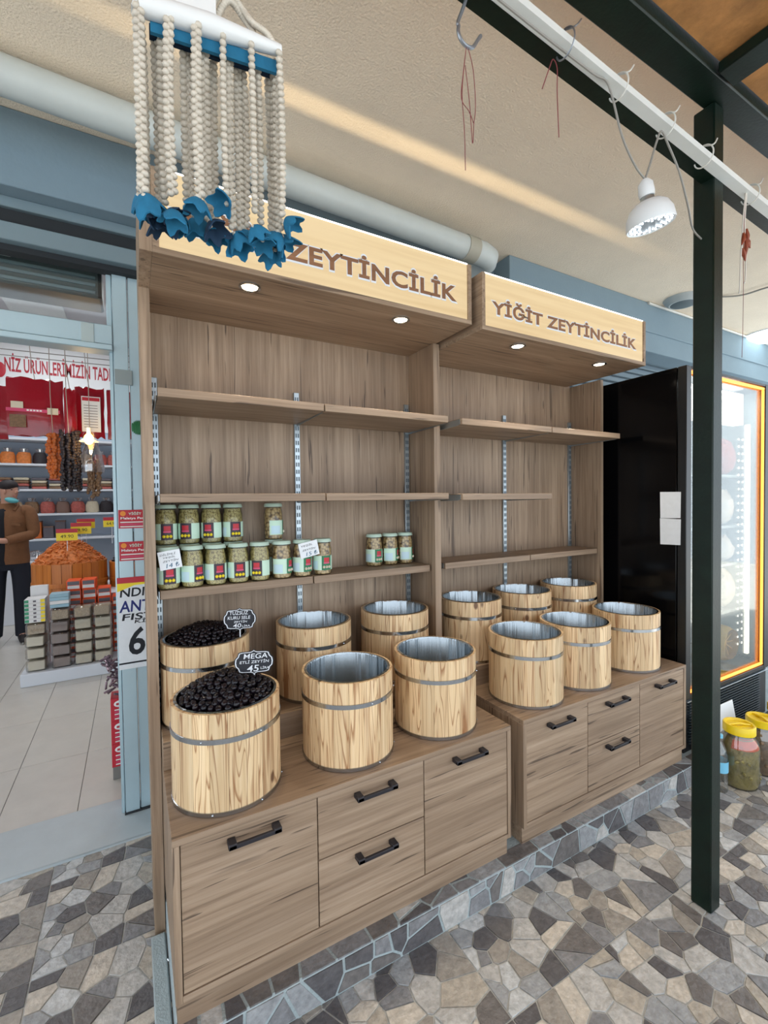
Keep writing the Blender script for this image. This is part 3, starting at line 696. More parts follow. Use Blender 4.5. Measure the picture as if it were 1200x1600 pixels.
def jar(x, y, z, kind, rz, label):
    d = jars[kind]; r = thing('olive_jar', (x, y, z), label, 'jar', 'glass jars of green olives'); r.rotation_euler = (0, 0, rz)
    def put(nm, me, par):
        o = bpy.data.objects.new(nm, me); C.objects.link(o); o.parent = par; return o
    put('contents', d['contents'], r); put('glass_body', d['glass'], r); put('lid', d['lid'], r)
    lb = None
    for nm, me in d['label']:
        if lb is None: lb = put(nm, me, r)
        else: put(nm, me, lb)
    put('label_picture', d['ol'], lb)
CZ = 1.1938
lowx = [.109, .190, .272, .355, .438, .527, .614, .704]
low_lab = ['jar at the left end of the lower front row, behind a white price note', 'second jar from the left in the lower front row', 'third jar from the left in the lower front row', 'fourth jar from the left in the lower front row', 'fifth jar from the left in the lower front row, last with sliced olives',
           'sixth jar in the lower front row, first with whole olives', 'jar of whole olives behind the slanted 15 price note', 'jar of whole olives at the right end of the lower front row']
for i, x in enumerate(lowx): jar(x, 1.8085, CZ, 0 if i < 5 else 1, R([-40, -10, -30, -45, -75, 2, -22, -38][i]) + R(-28 + 10), low_lab[i])
upx = [.109, .190, .272, .354, .520]
up_lab = ['jar in the upper row at the left end, close to the side panel', 'second jar from the left in the upper row', 'third jar from the left in the upper row', 'fourth jar in the upper row, last of the tight group', 'single jar of whole olives standing apart in the upper row']
for i, x in enumerate(upx):
    jar(x, 1.8965, CZ, 0 if i < 4 else 1, R(-50), 'half hidden jar carrying the %s jar of the upper row' % ['leftmost', 'second', 'third', 'fourth', 'single'][i])
    jar(x, 1.8965, CZ + JH + .0005, 0 if i < 4 else 1, R([-40, -68, -70, -36, 40][i]) - R(18), up_lab[i])
for i, x in enumerate((1.000, 1.086, 1.172)):
    jar(x, 1.8960, CZ, 1, R([-38, 0, 8][i]) - R(14), ['left one of the three olive jars standing alone at the right', 'middle one of the three olive jars standing alone at the right', 'right one of the three olive jars, closest to the side panel'][i])
def note(c, w, h, tilt, lines, label):
    r = thing('price_note', c, label, 'price note', 'handwritten price notes'); ux = Vector((math.cos(tilt), 0, math.sin(tilt))); uz = Vector((-math.sin(tilt), 0, math.cos(tilt))); cv = Vector(c)
    MB().prism([(-w / 2, -h / 2), (w / 2, -h / 2), (w / 2, h / 2), (-w / 2, h / 2)], cv, ux, uz, (0, .0006, 0)).build('paper', 'paper', r)
    for (t, x, z, tw, th, m) in lines: text_mb(t, cv + ux * (x * w) + uz * (z * h) + Vector((0, -.0001, 0)), ux, uz, tw * w, th * h, .0005, off=.0, shear=.2).build('lettering', m, r)
note((.112, 1.762, 1.302), .072, .066, R(8), [('DİLİMLİ', -.42, .26, .72, .13, 'ink'), ('YEŞİL', -.3, .08, .56, .13, 'ink'), ('ZEYTİN', -.34, -.1, .72, .13, 'ink'), ('14 ₺', -.22, -.42, .6, .25, 'ink_teal')], 'white handwritten 14 lira note on the leftmost jar')
note((.628, 1.762, 1.307), .082, .062, R(-17) + R(28), [('YEŞİL', -.38, .20, .6, .17, 'ink'), ('ZEYTİN', -.36, -.06, .7, .15, 'ink'), ('15 ₺', -.2, -.42, .6, .26, 'ink_teal')], 'slanted white 15 lira note on the whole olive jars')
# ================================================================== COOLER
FX0, FY0 = 2.56, 1.307
fr = thing('drinks_cooler', (3.05, 1.6, SZ), 'tall black glass door cooler with glowing amber edge', 'cooler')
x0, x1, y0, y1, z0, z1 = FX0, 3.56, FY0, 1.98, SZ + .002, 2.195
BV(x0, x0 + .03, y0 + .05, y1, z0, z1, .003).build('side_panel', 'fridge_black', fr)
BV(x1 - .03, x1, y0 + .05, y1, z0, z1, .003).build('side_panel', 'fridge_black', fr)
B(x0 + .03, x1 - .03, y1 - .03, y1, z0, z1).build('back_panel', 'fridge_inner', fr)
B(x1 - .034, x1 - .0305, y0 + .055, y1 - .03, .44, z1 - .03).build('inner_lining', 'fridge_inner', fr)
B(x0 + .03, x1 - .03, y0 + .05, y1 - .03, z1 - .03, z1).build('top_panel', 'fridge_black', fr)
B(x0 + .03, x1 - .03, y0 + .05, y1 - .03, .40, .43).build('floor_panel', 'fridge_tray', fr)
B(x0 + .03, x1 - .03, y0 + .06, y1 - .03, z0, .40).build('motor_box', 'fridge_frame', fr)
MB().bev(x0, x0 + .05, y0, y0 + .045, .41, z1, .003).bev(x1 - .10, x1, y0, y0 + .045, .41, z1, .003).bev(x0 + .05, x1 - .10, y0, y0 + .045, z1 - .014, z1, .002).bev(x0 + .05, x1 - .10, y0, y0 + .045, .41, .432, .002).build('door_frame', 'fridge_frame', fr)
gl = B(x0 + .05, x1 - .10, y0 + .018, y0 + .022, .432, z1 - .014).build('door_glass', 'glass', fr)
for (a, b, c, d) in ((x0 + .05, x1 - .10, .436, .452), (x0 + .05, x1 - .10, 2.160, 2.176), (x1 - .118, x1 - .102, .452, 2.160)):
    BV(a, b, y0 + .004, y0 + .016, c, d, .003).build('amber_strip', 'amber_glow', fr)
BV(x0 + .07, x1 - .14, y0 + .10, y0 + .16, 1.955, 2.150, .003).build('light_box', 'white_glow', fr)
ls = BV(x1 - .175, x1 - .155, y0 + .055, y0 + .075, .50, 1.95, .002).build('light_strip', 'led_glow', fr)
dots = MB()
for k in range(30): dots.box(x1 - .148, x1 - .138, y0 + .10, y0 + .102, .55 + k * .045, .562 + k * .045).box(x1 - .20, x1 - .19, y0 + .10, y0 + .102, .55 + k * .045, .562 + k * .045)
dots.build('perforations', 'led_glow', fr)
for z in (.76, 1.06, 1.30, 1.62): BV(x0 + .035, x1 - .035, y0 + .12, y1 - .04, z, z + .018, .002).build('shelf', 'fridge_tray', fr)
gr = B(x0 + .02, x1 - .02, y0 + .02, y0 + .06, SZ + .003, .40).build('grille', 'fridge_frame', fr)
slm = MB().bev(x0 + .06, x1 - .12, y0 + .008, y0 + .022, 0, .007, .001).mesh('grille_slat', 'grille')
for k in range(15):
    o = bpy.data.objects.new('grille_slat', slm); C.objects.link(o); o.parent = gr; ORG[o.name] = ORG[fr.name]; o.location = (-ORG[fr.name][0], -ORG[fr.name][1], .150 + k * .0155 - ORG[fr.name][2])
BV(x0 + .03, x1 - .03, y0 + .004, y0 + .02, .388, .394, .001).build('grille_trim', 'zinc', gr)
area_light('cooler_light', (3.0, 1.42, 2.14), (0, 0, 0), .7, .08, 7, (.95, 1, 1), fr)
fdm = []
def food(kind, x, y, z, sx, sy, sz, label, seed, m):
    rr = random.Random(seed); mb = MB().ball((0, 0, sz), sx, sy, sz, 12, 8)
    mb.v = [(v[0] * (1 + rr.uniform(-.14, .14)), v[1] * (1 + rr.uniform(-.1, .1)), max(.001, v[2] * (1 + rr.uniform(-.10, .10)))) for v in mb.v]
    o = mb.build(kind, m); o.location = (x, y, z); return tag(o, label, 'food')
food('meat_pack', 3.37, 1.50, 1.639, .11, .065, .115, 'dark red packed meat on the top shelf of the cooler', 1, 'meat')
food('meat_pack', 2.84, 1.52, 1.639, .12, .08, .09, 'red packed meat at the left of the top shelf of the cooler', 2, 'meat')
food('food_pack', 3.35, 1.50, 1.319, .10, .065, .11, 'pale wrapped pack on the upper middle shelf of the cooler', 3, 'package')
food('food_pack', 3.35, 1.50, 1.079, .10, .065, .085, 'pinkish wrapped pack on the middle shelf of the cooler', 4, 'package')
food('food_pack', 3.36, 1.50, .779, .11, .065, .12, 'crumpled light wrapped pack on the lowest shelf of the cooler', 5, 'package')
wh = thing('yellow_basket', (3.34, 1.48, .432), 'round yellow plastic basket at the bottom of the cooler', 'basket')
MB().lathe([(.095, -.05), (.11, -.02), (.115, .02), (.105, .03), (.095, -.01)], (3.34, 1.48, .55), 28, axis='Y', cap=False).build('rim', 'yellow_plastic', wh)
for k in range(6):
    a = R(30 * k); MB().tube([(3.34 - .1 * math.cos(a), 1.47, .55 - .1 * math.sin(a)), (3.34 + .1 * math.cos(a), 1.47, .55 + .1 * math.sin(a))], .004).build('spoke', 'yellow_plastic', wh)
for i, (za, zb) in enumerate(((1.385, 1.530), (1.240, 1.384))):
    o = MB().add([(FX0 - .0015, 1.335, za + .003), (FX0 - .0015, 1.440, za), (FX0 - .002, 1.442, zb), (FX0 - .0015, 1.333, zb - .002), (FX0 - .0005, 1.335, za + .003), (FX0 - .0005, 1.440, za), (FX0 - .0005, 1.442, zb), (FX0 - .0005, 1.333, zb - .002)], [(0, 1, 2, 3), (7, 6, 5, 4), (0, 4, 5, 1), (1, 5, 6, 2), (2, 6, 7, 3), (3, 7, 4, 0)]).build('paper_sheet', 'paper')
    tag(o, ['upper sheet of white paper taped to the black cooler side', 'lower sheet of white paper taped to the black cooler side'][i], 'paper', 'paper sheets on the cooler')
# ---- pickle jars on the floor
def pickle(x, y, hgt, rad, m, rz, label, extra=None):
    r = thing('pickle_jar', (x, y, 0.0005), label, 'jar', 'pickle jars on the floor')
    rr = random.Random(int(x * 100)); mb = MB().lathe([(0, .006), (rad * .86, .006), (rad * .93, .02), (rad * .94, hgt * .66), (rad * .7, hgt * .80), (0, hgt * .80)], (x, y, 0), 28, cap=False)
    mb.build('pickles', m, r)
    ch = MB()
    for k in range(34):
        a = rr.uniform(0, 6.28); z = rr.uniform(.03, hgt * .66); q = Matrix.Rotation(rr.uniform(0, 3), 3, 'X') @ Matrix.Rotation(rr.uniform(0, 3), 3, 'Z')
        ch.ball((x + rad * .87 * math.cos(a), y + rad * .87 * math.sin(a), z), .020, .010, .013, 7, 5, rot=q)
    ch.build('pickle_pieces', m, r)['kind'] = 'stuff'
    if extra: MB().lathe([(rad * .90, hgt * .62), (rad * .945, hgt * .66), (rad * .8, hgt * .77), (rad * .62, hgt * .81)], (x, y, 0), 12, R(180), R(285), cap=False).build('pepper_slice', extra, r)
    MB().lathe([(0, .001), (rad * .9, .001), (rad, .015), (rad, hgt * .64), (rad * .93, hgt * .74), (rad * .72, hgt * .83), (rad * .72, hgt * .88)], (x, y, 0), 32, cap=False).build('glass_body', 'clear_plastic', r)
    lid = MB().lathe([(rad * .74, hgt * .86), (rad * .80, hgt * .865), (rad * .80, hgt * .985), (rad * .76, hgt), (rad * .66, hgt * .995), (rad * .62, hgt * .965), (0, hgt * .965)], (x, y, 0), 32, cap=False).build('lid', 'lid_yellow', r)
    c, s_ = math.cos(rz), math.sin(rz)
    MB().tube([(x - rad * .66 * c, y - rad * .66 * s_, hgt * .97), (x, y, hgt * .995), (x + rad * .66 * c, y + rad * .66 * s_, hgt * .97)], .006).build('lid_bar', 'lid_yellow', lid)
pickle(2.745, 1.140, .315, .088, 'pickle', R(-35), 'pickle jar with yellow lid and red pepper slice, nearest the green post', 'pickle_red')
pickle(2.985, 1.135, .290, .088, 'pickle_dark', R(60), 'second pickle jar with yellow lid, between its two neighbours')
pickle(3.235, 1.130, .300, .088, 'pickle', R(20), 'third pickle jar with yellow lid at the picture edge')
pickle(3.49, 1.130, .300, .088, 'pickle_dark', R(20), 'furthest pickle jar with yellow lid, just showing its rim')
wb = thing('water_bottle', (2.600, 1.165, .0005), 'clear water bottle half hidden behind the green post', 'bottle')
MB().lathe([(0, 0), (.036, 0), (.038, .01), (.038, .17), (.03, .21), (.013, .25), (.013, .27)], (2.600, 1.165, .0005), 24, cap=False).build('body', 'clear_plastic', wb)
MB().lathe([(.0, .268), (.015, .268), (.015, .285), (0, .287)], (2.600, 1.165, 0), 16, cap=False).build('cap', 'water_blue', wb)
MB().lathe([(.0385, .10), (.0385, .155)], (2.600, 1.165, 0), 24, cap=False).build('label', 'water_blue', wb)
tag(MB().prism([(0, 0), (.40, 0), (.40, .205), (0, .205)], (2.64, 1.262, SZ + .004), FX, (0, .17, .985), (0, .004, -.0007)).build('white_card', 'white_card', None, (0, 0, 0)), 'white card leaning on the cooler behind the pickle jars', 'card')
# ================================================================== GREEN FRAME, RAILS
post = thing('green_post', (1.81, .855, 0), 'dark green square steel post at the right', 'post')
BV(1.778, 1.842, .821, .889, 0, 2.86, .004).build('tube', 'green_paint', post)
bm_ = thing('green_beam', (1.8, .81, 2.86), 'dark green steel beam running over the post', 'beam')
BV(-3.7, 4.6, .768, .860, 2.8605, 2.970, .004).build('long_beam', 'green_paint', bm_)
o = tag(BV(1.665, 1.765, -1.6, .760, 2.850, 2.887, .004).build('cross_beam', 'green_paint', None, (1.7, -.4, 2.86)), 'dark green steel cross beam running out over the forecourt', 'beam')
def zr(x): return 2.628 - .052 * (x - 1.55) / .75
def sl_box(x0, x1, y0, y1, d0, d1):
    vs = []
    for x in (x0, x1):
        for y, d in ((y0, d0), (y1, d0), (y1, d1), (y0, d1)): vs.append((x, y, zr(x) + d))
    return MB().add(vs, [(0, 1, 2, 3), (7, 6, 5, 4), (0, 4, 5, 1), (1, 5, 6, 2), (2, 6, 7, 3), (3, 7, 4, 0)])
tag(sl_box(-2.5, 1.776, .822, .862, -.010, .03).build('green_rail', 'green_paint', None, (0, .85, 2.7)), 'thin green rail behind the white trunking, left of the post', 'rail')
tag(sl_box(1.844, 4.2, .822, .862, -.010, .03).build('green_rail', 'green_paint', None, (3, .85, 2.6)), 'thin green rail behind the white trunking, right of the post', 'rail')
tag(sl_box(-2.5, 4.2, .788, .8205, -.010, .010).build('cable_trunking', 'trunking', None, (1, .80, 2.65)), 'white cable trunking running along the green rail', 'trunking')
# wire loops
def wire(name, pts, r, m, label, cat='wire', group=None, n=5):
    o = MB().tube(smooth_path(pts, n), r, 6).build(name, m, None, tuple(pts[0])); return tag(o, label, cat, group)
def loop(x, label, m='wire_white', rad=.026):
    z = zr(x); pts = []
    for k in range(13):
        a = R(90 + 330 * k / 12); pts.append((x + .010 * k / 12, .80 + rad * 1.15 * math.cos(a), z - .004 + rad * math.sin(a) * 1.25))
    pts = [(x + .03, .772, z + .045), (x + .01, .774, z + .02)] + pts
    wire('wire_loop', pts, .0022, m, label, 'wire', 'wire loops round the trunking', 3)
loop(.99, 'wire loop on the trunking holding a red thread', 'wire_metal'); loop(1.21, 'white wire loop left above the bulb'); loop(1.44, 'white wire loop right above the bulb'); loop(1.66, 'white wire loop just left of the post'); loop(1.98, 'white wire loop above the dried pepper string')
# cable along rail to bulb
wire('power_cable', [(-.5, .80, zr(-.5) - .02), (.3, .80, zr(.3) - .022), (.62, .80, zr(.62) - .025), (.9, .80, zr(.9) - .026), (1.10, .80, zr(1.1) - .022), (1.17, .80, zr(1.17) - .02), (1.23, .80, 2.52), (1.29, .80, 2.46), (1.336, .80, 2.438)], .0032, 'wire_grey', 'grey cable along the trunking down to the left of the bulb', 'cable')
wire('power_cable', [(1.342, .80, 2.440), (1.37, .80, 2.50), (1.40, .80, 2.57), (1.425, .80, 2.607), (1.46, .80, 2.58), (1.52, .80, 2.52), (1.60, .815, 2.45), (1.70, .85, 2.42), (1.776, .86, 2.41)], .0032, 'wire_grey', 'grey cable from the right of the bulb to the post', 'cable')
# LED bulb
lb = thing('hanging_bulb', (1.340, .80, 2.43), 'big white lamp head with ring of white leds hanging from cables', 'lamp')
bx, by_, bz = 1.340, .80, 2.43
tilt = Matrix.Translation((bx, by_, bz)) @ Matrix.Rotation(R(-12), 4, 'Y') @ Matrix.Rotation(R(-1), 4, 'X')
def T(mb): return mb.xf(tilt @ Matrix.Scale(.9, 4))
T(MB().lathe([(0, .008), (.010, .006), (.022, -.008), (.024, -.035), (.022, -.048), (.0, -.048)], n=24, cap=False)).build('socket', 'bulb_white', lb)
T(MB().lathe([(0, -.046), (.020, -.046), (.021, -.062), (.026, -.068), (.0, -.068)], n=24, cap=False)).build('collar', 'zinc', lb)
T(MB().lathe([(.02, -.064), (.040, -.068), (.058, -.082), (.069, -.105), (.073, -.135), (.071, -.140), (.066, -.136)], n=36, cap=False)).build('shade', 'bulb_white', lb)
fc = T(MB().lathe([(0, -.132), (.067, -.134)], n=36, cap=False)).build('face', 'bulb_face', lb)
dm = MB()
for rad, n in ((.060, 22), (.048, 16), (.034, 10)):
    for k in range(n):
        if rad < .04 and k % 3 == 2: continue
        a = 2 * math.pi * k / n; dm.ball((rad * math.cos(a), rad * math.sin(a), -.136), .0038, .0038, .0034, 7, 5)
T(dm).build('led_dots', 'led_dot', fc)
# hook with threads
hk = thing('steel_hook', (.70, .84, 2.60), 'bent steel hook hanging from the rail', 'hook')
hp = [(.722, .84, 2.745), (.715, .84, 2.70), (.698, .84, 2.645), (.680, .84, 2.60)] + arc((.706, .84, 2.582), .026, 160, 320, 8) + [(.738, .84, 2.585), (.748, .84, 2.60)]
MB().tube(smooth_path(hp, 3), .0042, 8).build('wire_body', 'wire_metal', hk)
for i, pts in enumerate(([(.704, .84, 2.556), (.696, .84, 2.50), (.690, .84, 2.44), (.696, .84, 2.36), (.698, .84, 2.27)], [(.704, .84, 2.556), (.694, .84, 2.49), (.688, .84, 2.43), (.710, .84, 2.41), (.724, .84, 2.388)], [(.708, .84, 2.556), (.724, .84, 2.51), (.730, .84, 2.43), (.724, .84, 2.385)], [(.700, .84, 2.51), (.712, .84, 2.43), (.720, .84, 2.34), (.724, .84, 2.385)])):
    wire('thread', pts, .0009, 'thread_red', ['longest dark red thread hanging from the hook', 'kinked dark red thread hanging from the hook', 'right hand bowed dark red thread on the hook', 'short dark red thread crossing the others on the hook'][i], 'thread', 'threads on the hook')
wire('thread', [(.955, .84, 2.565), (.972, .83, 2.62), (.985, .83, 2.645), (1.00, .83, 2.63), (1.012, .84, 2.58), (1.016, .84, 2.50), (1.018, .84, 2.465)], .0013, 'thread_red', 'red thread looped over the trunking left of the bulb', 'thread')
# dried pepper strings right of post
pp = thing('pepper_string', (1.93, .80, 2.57), 'dried peppers on white strings hanging right of the post', 'dried peppers')
for i, pts in enumerate(([(1.955, .80, 2.60), (1.935, .80, 2.50), (1.925, .80, 2.40), (1.918, .80, 2.36), (1.912, .80, 2.24), (1.905, .80, 2.225)], [(1.96, .80, 2.60), (1.945, .80, 2.48), (1.955, .80, 2.38), (1.952, .80, 2.28), (1.940, .80, 2.27)], [(1.957, .80, 2.60), (1.938, .80, 2.45), (1.938, .80, 2.25), (1.936, .80, 2.10), (1.930, .80, 2.0)])):
    MB().tube(smooth_path(pts, 4), (.0026, .0026, .0008)[i], 5).build('string', ('thread_white', 'thread_white', 'thread_red')[i], pp)
for i, (x, z, l, t) in enumerate(((1.950, 2.46, .05, .2), (1.930, 2.44, .045, -.3), (1.945, 2.42, .05, .1), (1.924, 2.385, .04, .5), (1.952, 2.43, .03, 1.1))):
    MB().tube([(x, .797, z), (x + .3 * l * math.sin(t), .795, z - l * .5), (x + l * math.sin(t), .797, z - l)], .008, 6, rs=[.004, .008, .002]).build('dried_pepper', 'pepper', pp)
# ceiling lamp and cables on the slab
cl = thing('ceiling_disc_lamp', (3.92, 2.02, CEIL), 'unlit round lamp housing under the slab behind the post', 'lamp')
MB().lathe([(0, -.045), (.10, -.045), (.13, -.02), (.14, 0), (0, 0)], (3.92, 2.03, CEIL - .0005), 32, cap=False).build('housing', 'lamp_housing', cl)
MB().lathe([(0, -.048), (.085, -.048), (.092, -.044)], (3.92, 2.03, CEIL), 32, cap=False).build('cover', 'ac_grey', cl)
cl2 = thing('ceiling_disc_lamp', (5.5, 2.0, CEIL), 'lit oval ceiling lamp at the right picture edge', 'lamp')
MB().lathe([(0, -.04), (.18, -.04), (.22, -.015), (.23, 0), (0, 0)], (5.55, 2.05, CEIL - .0005), 32, cap=False).build('diffuser', 'ceiling_glow', cl2)
MB().lathe([(.235, 0), (.235, -.01), (.225, -.012)], (5.55, 2.05, CEIL - .0005), 32, cap=False).build('rim', 'bulb_white', cl2)
tag(MB().tube([(3.72, 2.19, CEIL - .012), (7.2, 2.19, CEIL - .012)], .011, 6).build('white_conduit', 'wire_white', None, (5, 2.19, CEIL)), 'thin white conduit where the ceiling meets the right beam', 'conduit')
wire('ceiling_cable', [(3.95, 1.97, CEIL - .008), (4.12, 1.87, CEIL - .008), (4.22, 1.75, CEIL - .02), (4.24, 1.6, CEIL - .02), (4.3, 1.4, CEIL - .02)], .006, 'wire_grey', 'grey cable sagging under the ceiling right of the post', 'cable')
# drain pipe
pipe = thing('drain_pipe', (0, 2.07, 3.0), 'grey drain pipe running under the ceiling along the beam', 'pipe')
MB().tube([(-2.6, 2.07, 3.030), (-.4, 2.07, 3.022), (1.80, 2.09, 2.968)], .064, 20).build('pipe_run', 'pipe_paint', pipe)
MB().tube([(1.72, 2.09, 2.970), (1.80, 2.09, 2.968)], .070, 20).build('collar', 'pipe_collar', pipe)
MB().tube([(1.80, 2.09, 2.968), (1.86, 2.09, 2.966), (1.915, 2.105, 2.965), (1.945, 2.15, 2.965), (1.955, 2.22, 2.965), (1.955, 2.335, 2.965)], .066, 20).build('elbow', 'pipe_paint', pipe)
# ================================================================== BEAD ORNAMENT
orn = thing('bead_hanging', (.135, .83, 2.0), 'hanging ornament of pale bead strands with blue felt flowers', 'ornament')
OX0, OX1, OYA, OYB = .020, .248, .795, .850
MB().tube([(OX0 + .005, .80, 2.268), (OX0 + .11, .80, 2.285), (OX1, .80, 2.300)], .014, 10, rs=[.016, .017, .009]).build('wrapped_bar', 'foam_white', orn)
MB().add([(OX0 - .004, .80, 2.262), (OX0 + .12, .80, 2.272), (OX0 + .12, .80, 2.35), (OX0 + .02, .80, 2.34), (OX0 - .004, .815, 2.262), (OX0 + .12, .815, 2.272), (OX0 + .12, .815, 2.35), (OX0 + .02, .815, 2.34)], [(0, 1, 2, 3), (7, 6, 5, 4), (0, 4, 5, 1), (1, 5, 6, 2), (2, 6, 7, 3), (3, 7, 4, 0)]).build('wrapping', 'foam_white', orn)
for (ya, m, zc) in ((.806, 'felt', 2.252), (.838, 'felt_shaded', 2.272)):  # back band is the same felt, its shade put into the colour
    MB().add([(OX0 + .022, ya, zc - .012), (OX1 - .006, ya, zc + .012), (OX1 - .006, ya, zc + .034), (OX0 + .022, ya, zc + .010), (OX0 + .022, ya + .006, zc - .012), (OX1 - .006, ya + .006, zc + .012), (OX1 - .006, ya + .006, zc + .034), (OX0 + .022, ya + .006, zc + .010)], [(0, 1, 2, 3), (7, 6, 5, 4), (0, 4, 5, 1), (1, 5, 6, 2), (2, 6, 7, 3), (3, 7, 4, 0)]).build('felt_band', m, orn)
beadm = MB().ball((0, 0, 0), .0058, .0058, .0050, 8, 6)
def flower(p, rz, tiltx, m, sc):
    n = 5; rings = 4; k = n * 5; vs = [(0, 0, 0)]; fs = []; ph = rz * 3
    for q in range(1, rings + 1):
        t = q / rings
        for i in range(k):
            a = 2 * math.pi * i / k; pet = .5 + .5 * math.cos(n * a); r = sc * t ** .8 * (.72 + .34 * pet); z = -sc * (1.15 * t ** 1.5) * (.62 + .38 * pet) + .16 * sc * t * math.sin(2 * a + ph)
            vs.append((r * math.cos(a), r * math.sin(a), z))
    for i in range(k): fs.append((0, 1 + i, 1 + (i + 1) % k))
    for q in range(rings - 1):
        for i in range(k): o_ = 1 + q * k; fs.append((o_ + i, o_ + k + i, o_ + k + (i + 1) % k, o_ + (i + 1) % k))
    N1 = len(vs); vs2 = [(v[0] * .95, v[1] * .95, v[2] - .0022) for v in vs]; L_ = 1 + (rings - 1) * k
    fs2 = [tuple(i + N1 for i in reversed(f)) for f in fs] + [(L_ + i, N1 + L_ + i, N1 + L_ + (i + 1) % k, L_ + (i + 1) % k) for i in range(k)]
    mb = MB().add(vs + vs2, fs + fs2).xf(Matrix.Translation(p) @ Matrix.Rotation(rz, 4, 'Z') @ Matrix.Rotation(tiltx, 4, 'X'))
    f = mb.build('felt_flower', m, orn); MB().ball((p[0], p[1], p[2] - .006), .0045, seg=6, rings=4).build('flower_bead', 'bead', f)
fl_rnd = random.Random(4)
strands = []
for i, x in enumerate((.026, .068, .108, .150, .196, .244)): strands.append((x, OYA + fl_rnd.uniform(-.004, .004), 1.985 + .004 * i + fl_rnd.uniform(-.012, .012)))
for i, x in enumerate((.051, .0935, .103, .142, .183, .192, .238)): strands.append((x, OYB + fl_rnd.uniform(-.004, .004), 1.985 + fl_rnd.uniform(-.015, .015)))
for i, x in enumerate((.058, .124, .165, .2145)): strands.append((x, .825 + fl_rnd.uniform(-.004, .004), 1.985 + fl_rnd.uniform(-.015, .015)))
for i, y in enumerate((.812, .83, .848)): strands.append((.024 + .004 * i, y, 1.985 + fl_rnd.uniform(-.01, .01))); strands.append((.246, y + .004, 1.99 + fl_rnd.uniform(-.01, .01)))
for i, (x, y, zb) in enumerate(strands):
    zt = 2.262 + .032 * (x - .02) / .228; mb = MB(); z = zt; k = 0; ph = fl_rnd.uniform(0, 6)
    bo = .004 * fl_rnd.uniform(-1, 1)
    while z > zb + .004:
        t = (zt - z) / (zt - zb); off = .0032 * (1 if k % 2 else -1)
        dx = off * math.cos(ph) + bo * math.sin(t * 3.14); dy = off * math.sin(ph)
        mb.add([(v[0] + x + dx, v[1] + y + dy, v[2] + z) for v in beadm.v], beadm.f); z -= .0058; k += 1
    mb.build('bead_strand', 'bead', orn)
    flower((x + fl_rnd.uniform(-.004, .004), y, zb + .004 - (.018 if i % 3 == 1 else 0)), fl_rnd.uniform(0, 6), R(fl_rnd.uniform(-55, 55)), 'felt' if fl_rnd.random() < .72 else 'felt_shaded', fl_rnd.uniform(.021, .028))  # some flowers take the shaded felt tone to imitate light and shade
loopm = MB()
pl_ = smooth_path([(.12, .80, 2.29), (.135, .81, 2.33), (.155, .80, 2.36), (.185, .81, 2.35), (.20, .80, 2.325), (.225, .80, 2.318), (.245, .80, 2.295)], 9)
for k, p in enumerate(pl_): loopm.add([(v[0] + p[0], v[1] + p[1], v[2] + p[2]) for v in beadm.v], beadm.f)
for k, p in enumerate(pl_[:34]): loopm.add([(v[0] + p[0] + .008, v[1] + p[1] + .008, v[2] + p[2] - .010) for v in beadm.v], beadm.f)
loopm.build('bead_loop', 'bead', orn)
MB().tube([(.13, .81, 2.30), (.15, .83, 2.5), (.16, .845, zr(.16) + .02)], .002, 5).build('hanging_cord', 'rope', orn)
# ================================================================== STICKERS AND POSTER ON THE DOOR FRAME
for i, (za, zb) in enumerate(((1.386, 1.474), (1.231, 1.322))):
    st = thing('red_sticker', (0, 2.474, za), ['upper red shop sticker on the door frame', 'lower red shop sticker on the door frame'][i], 'sticker', 'red stickers on the door frame')
    yy = 2.4742; B(-.059, .075, yy - .0006, yy, za, zb).build('sheet', 'red_print', st)
    h = zb - za
    MB().lathe([(.012, -.0004), (.012, .0003), (0, .0003)], (-.040, yy - .0007, zb - h * .2), 12, axis='Y').build('round_mark', 'orange_print', st)
    text_mb('YİĞİT', (-.018, yy - .0006, zb - h * .28), FX, UZ, .055, h * .17, .0005, off=.03).build('lettering', 'pale_green', st)
    text_mb('Malatya Pazarı', (-.050, yy - .0006, zb - h * .55), FX, UZ, .118, h * .16, .0005, off=.02).build('lettering', 'white_text', st)
    for k in range(3): B(-.052, .065, yy - .0011, yy - .0006, za + h * (.06 + .12 * k), za + h * (.12 + .12 * k)).build('print_line', 'pink_print' if k == 1 else 'carton_white', st)
ps = thing('price_poster', (0, 2.47, .71), 'white handwritten price poster on the door frame, big number partly hidden', 'poster')
yy = 2.4738; B(-.072, .16, yy - .001, yy, .712, 1.152).build('sheet', 'paper', ps)
B(-.072, .16, yy - .0016, yy - .001, 1.122, 1.152).build('red_band', 'red_print', ps)
MB().prism([(-.072, 1.085), (.0, 1.112), (.16, 1.118), (.16, 1.124), (-.072, 1.124)], (0, yy - .001, 0), FX, UZ, (0, -.0009, 0)).build('yellow_band', 'yellow_print', ps)
B(-.072, .16, yy - .0016, yy - .001, .736, .744).build('bottom_line', 'ink', ps)
for t, x, z, w, h, m in (('NDI', -.062, 1.058, .105, .042, 'ink'), ('ANT', -.066, .985, .135, .055, 'ink_blue'), ('FIST', -.056, .945, .14, .032, 'ink'), ('Kİ', -.004, .928, .05, .022, 'ink'), ('60', -.030, .775, .15, .135, 'ink')):
    text_mb(t, (x, yy - .001, z), FX, UZ, w, h, .0006, off=.018, shear=.1).build('lettering', m, ps)
tag(BV(-.058, .014, 2.470, 2.4748, 2.066, 2.136, .001).build('tape_patch', 'duct_tape', None, (0, 2.47, 2.1)), 'grey tape patch high on the door frame', 'tape')
tag(BV(-.185, -.135, 2.466, 2.4695, 2.235, 2.33, .001).build('tape_patch', 'tape', None, (-.15, 2.47, 2.24)), 'clear tape strip on the transom bar', 'tape')
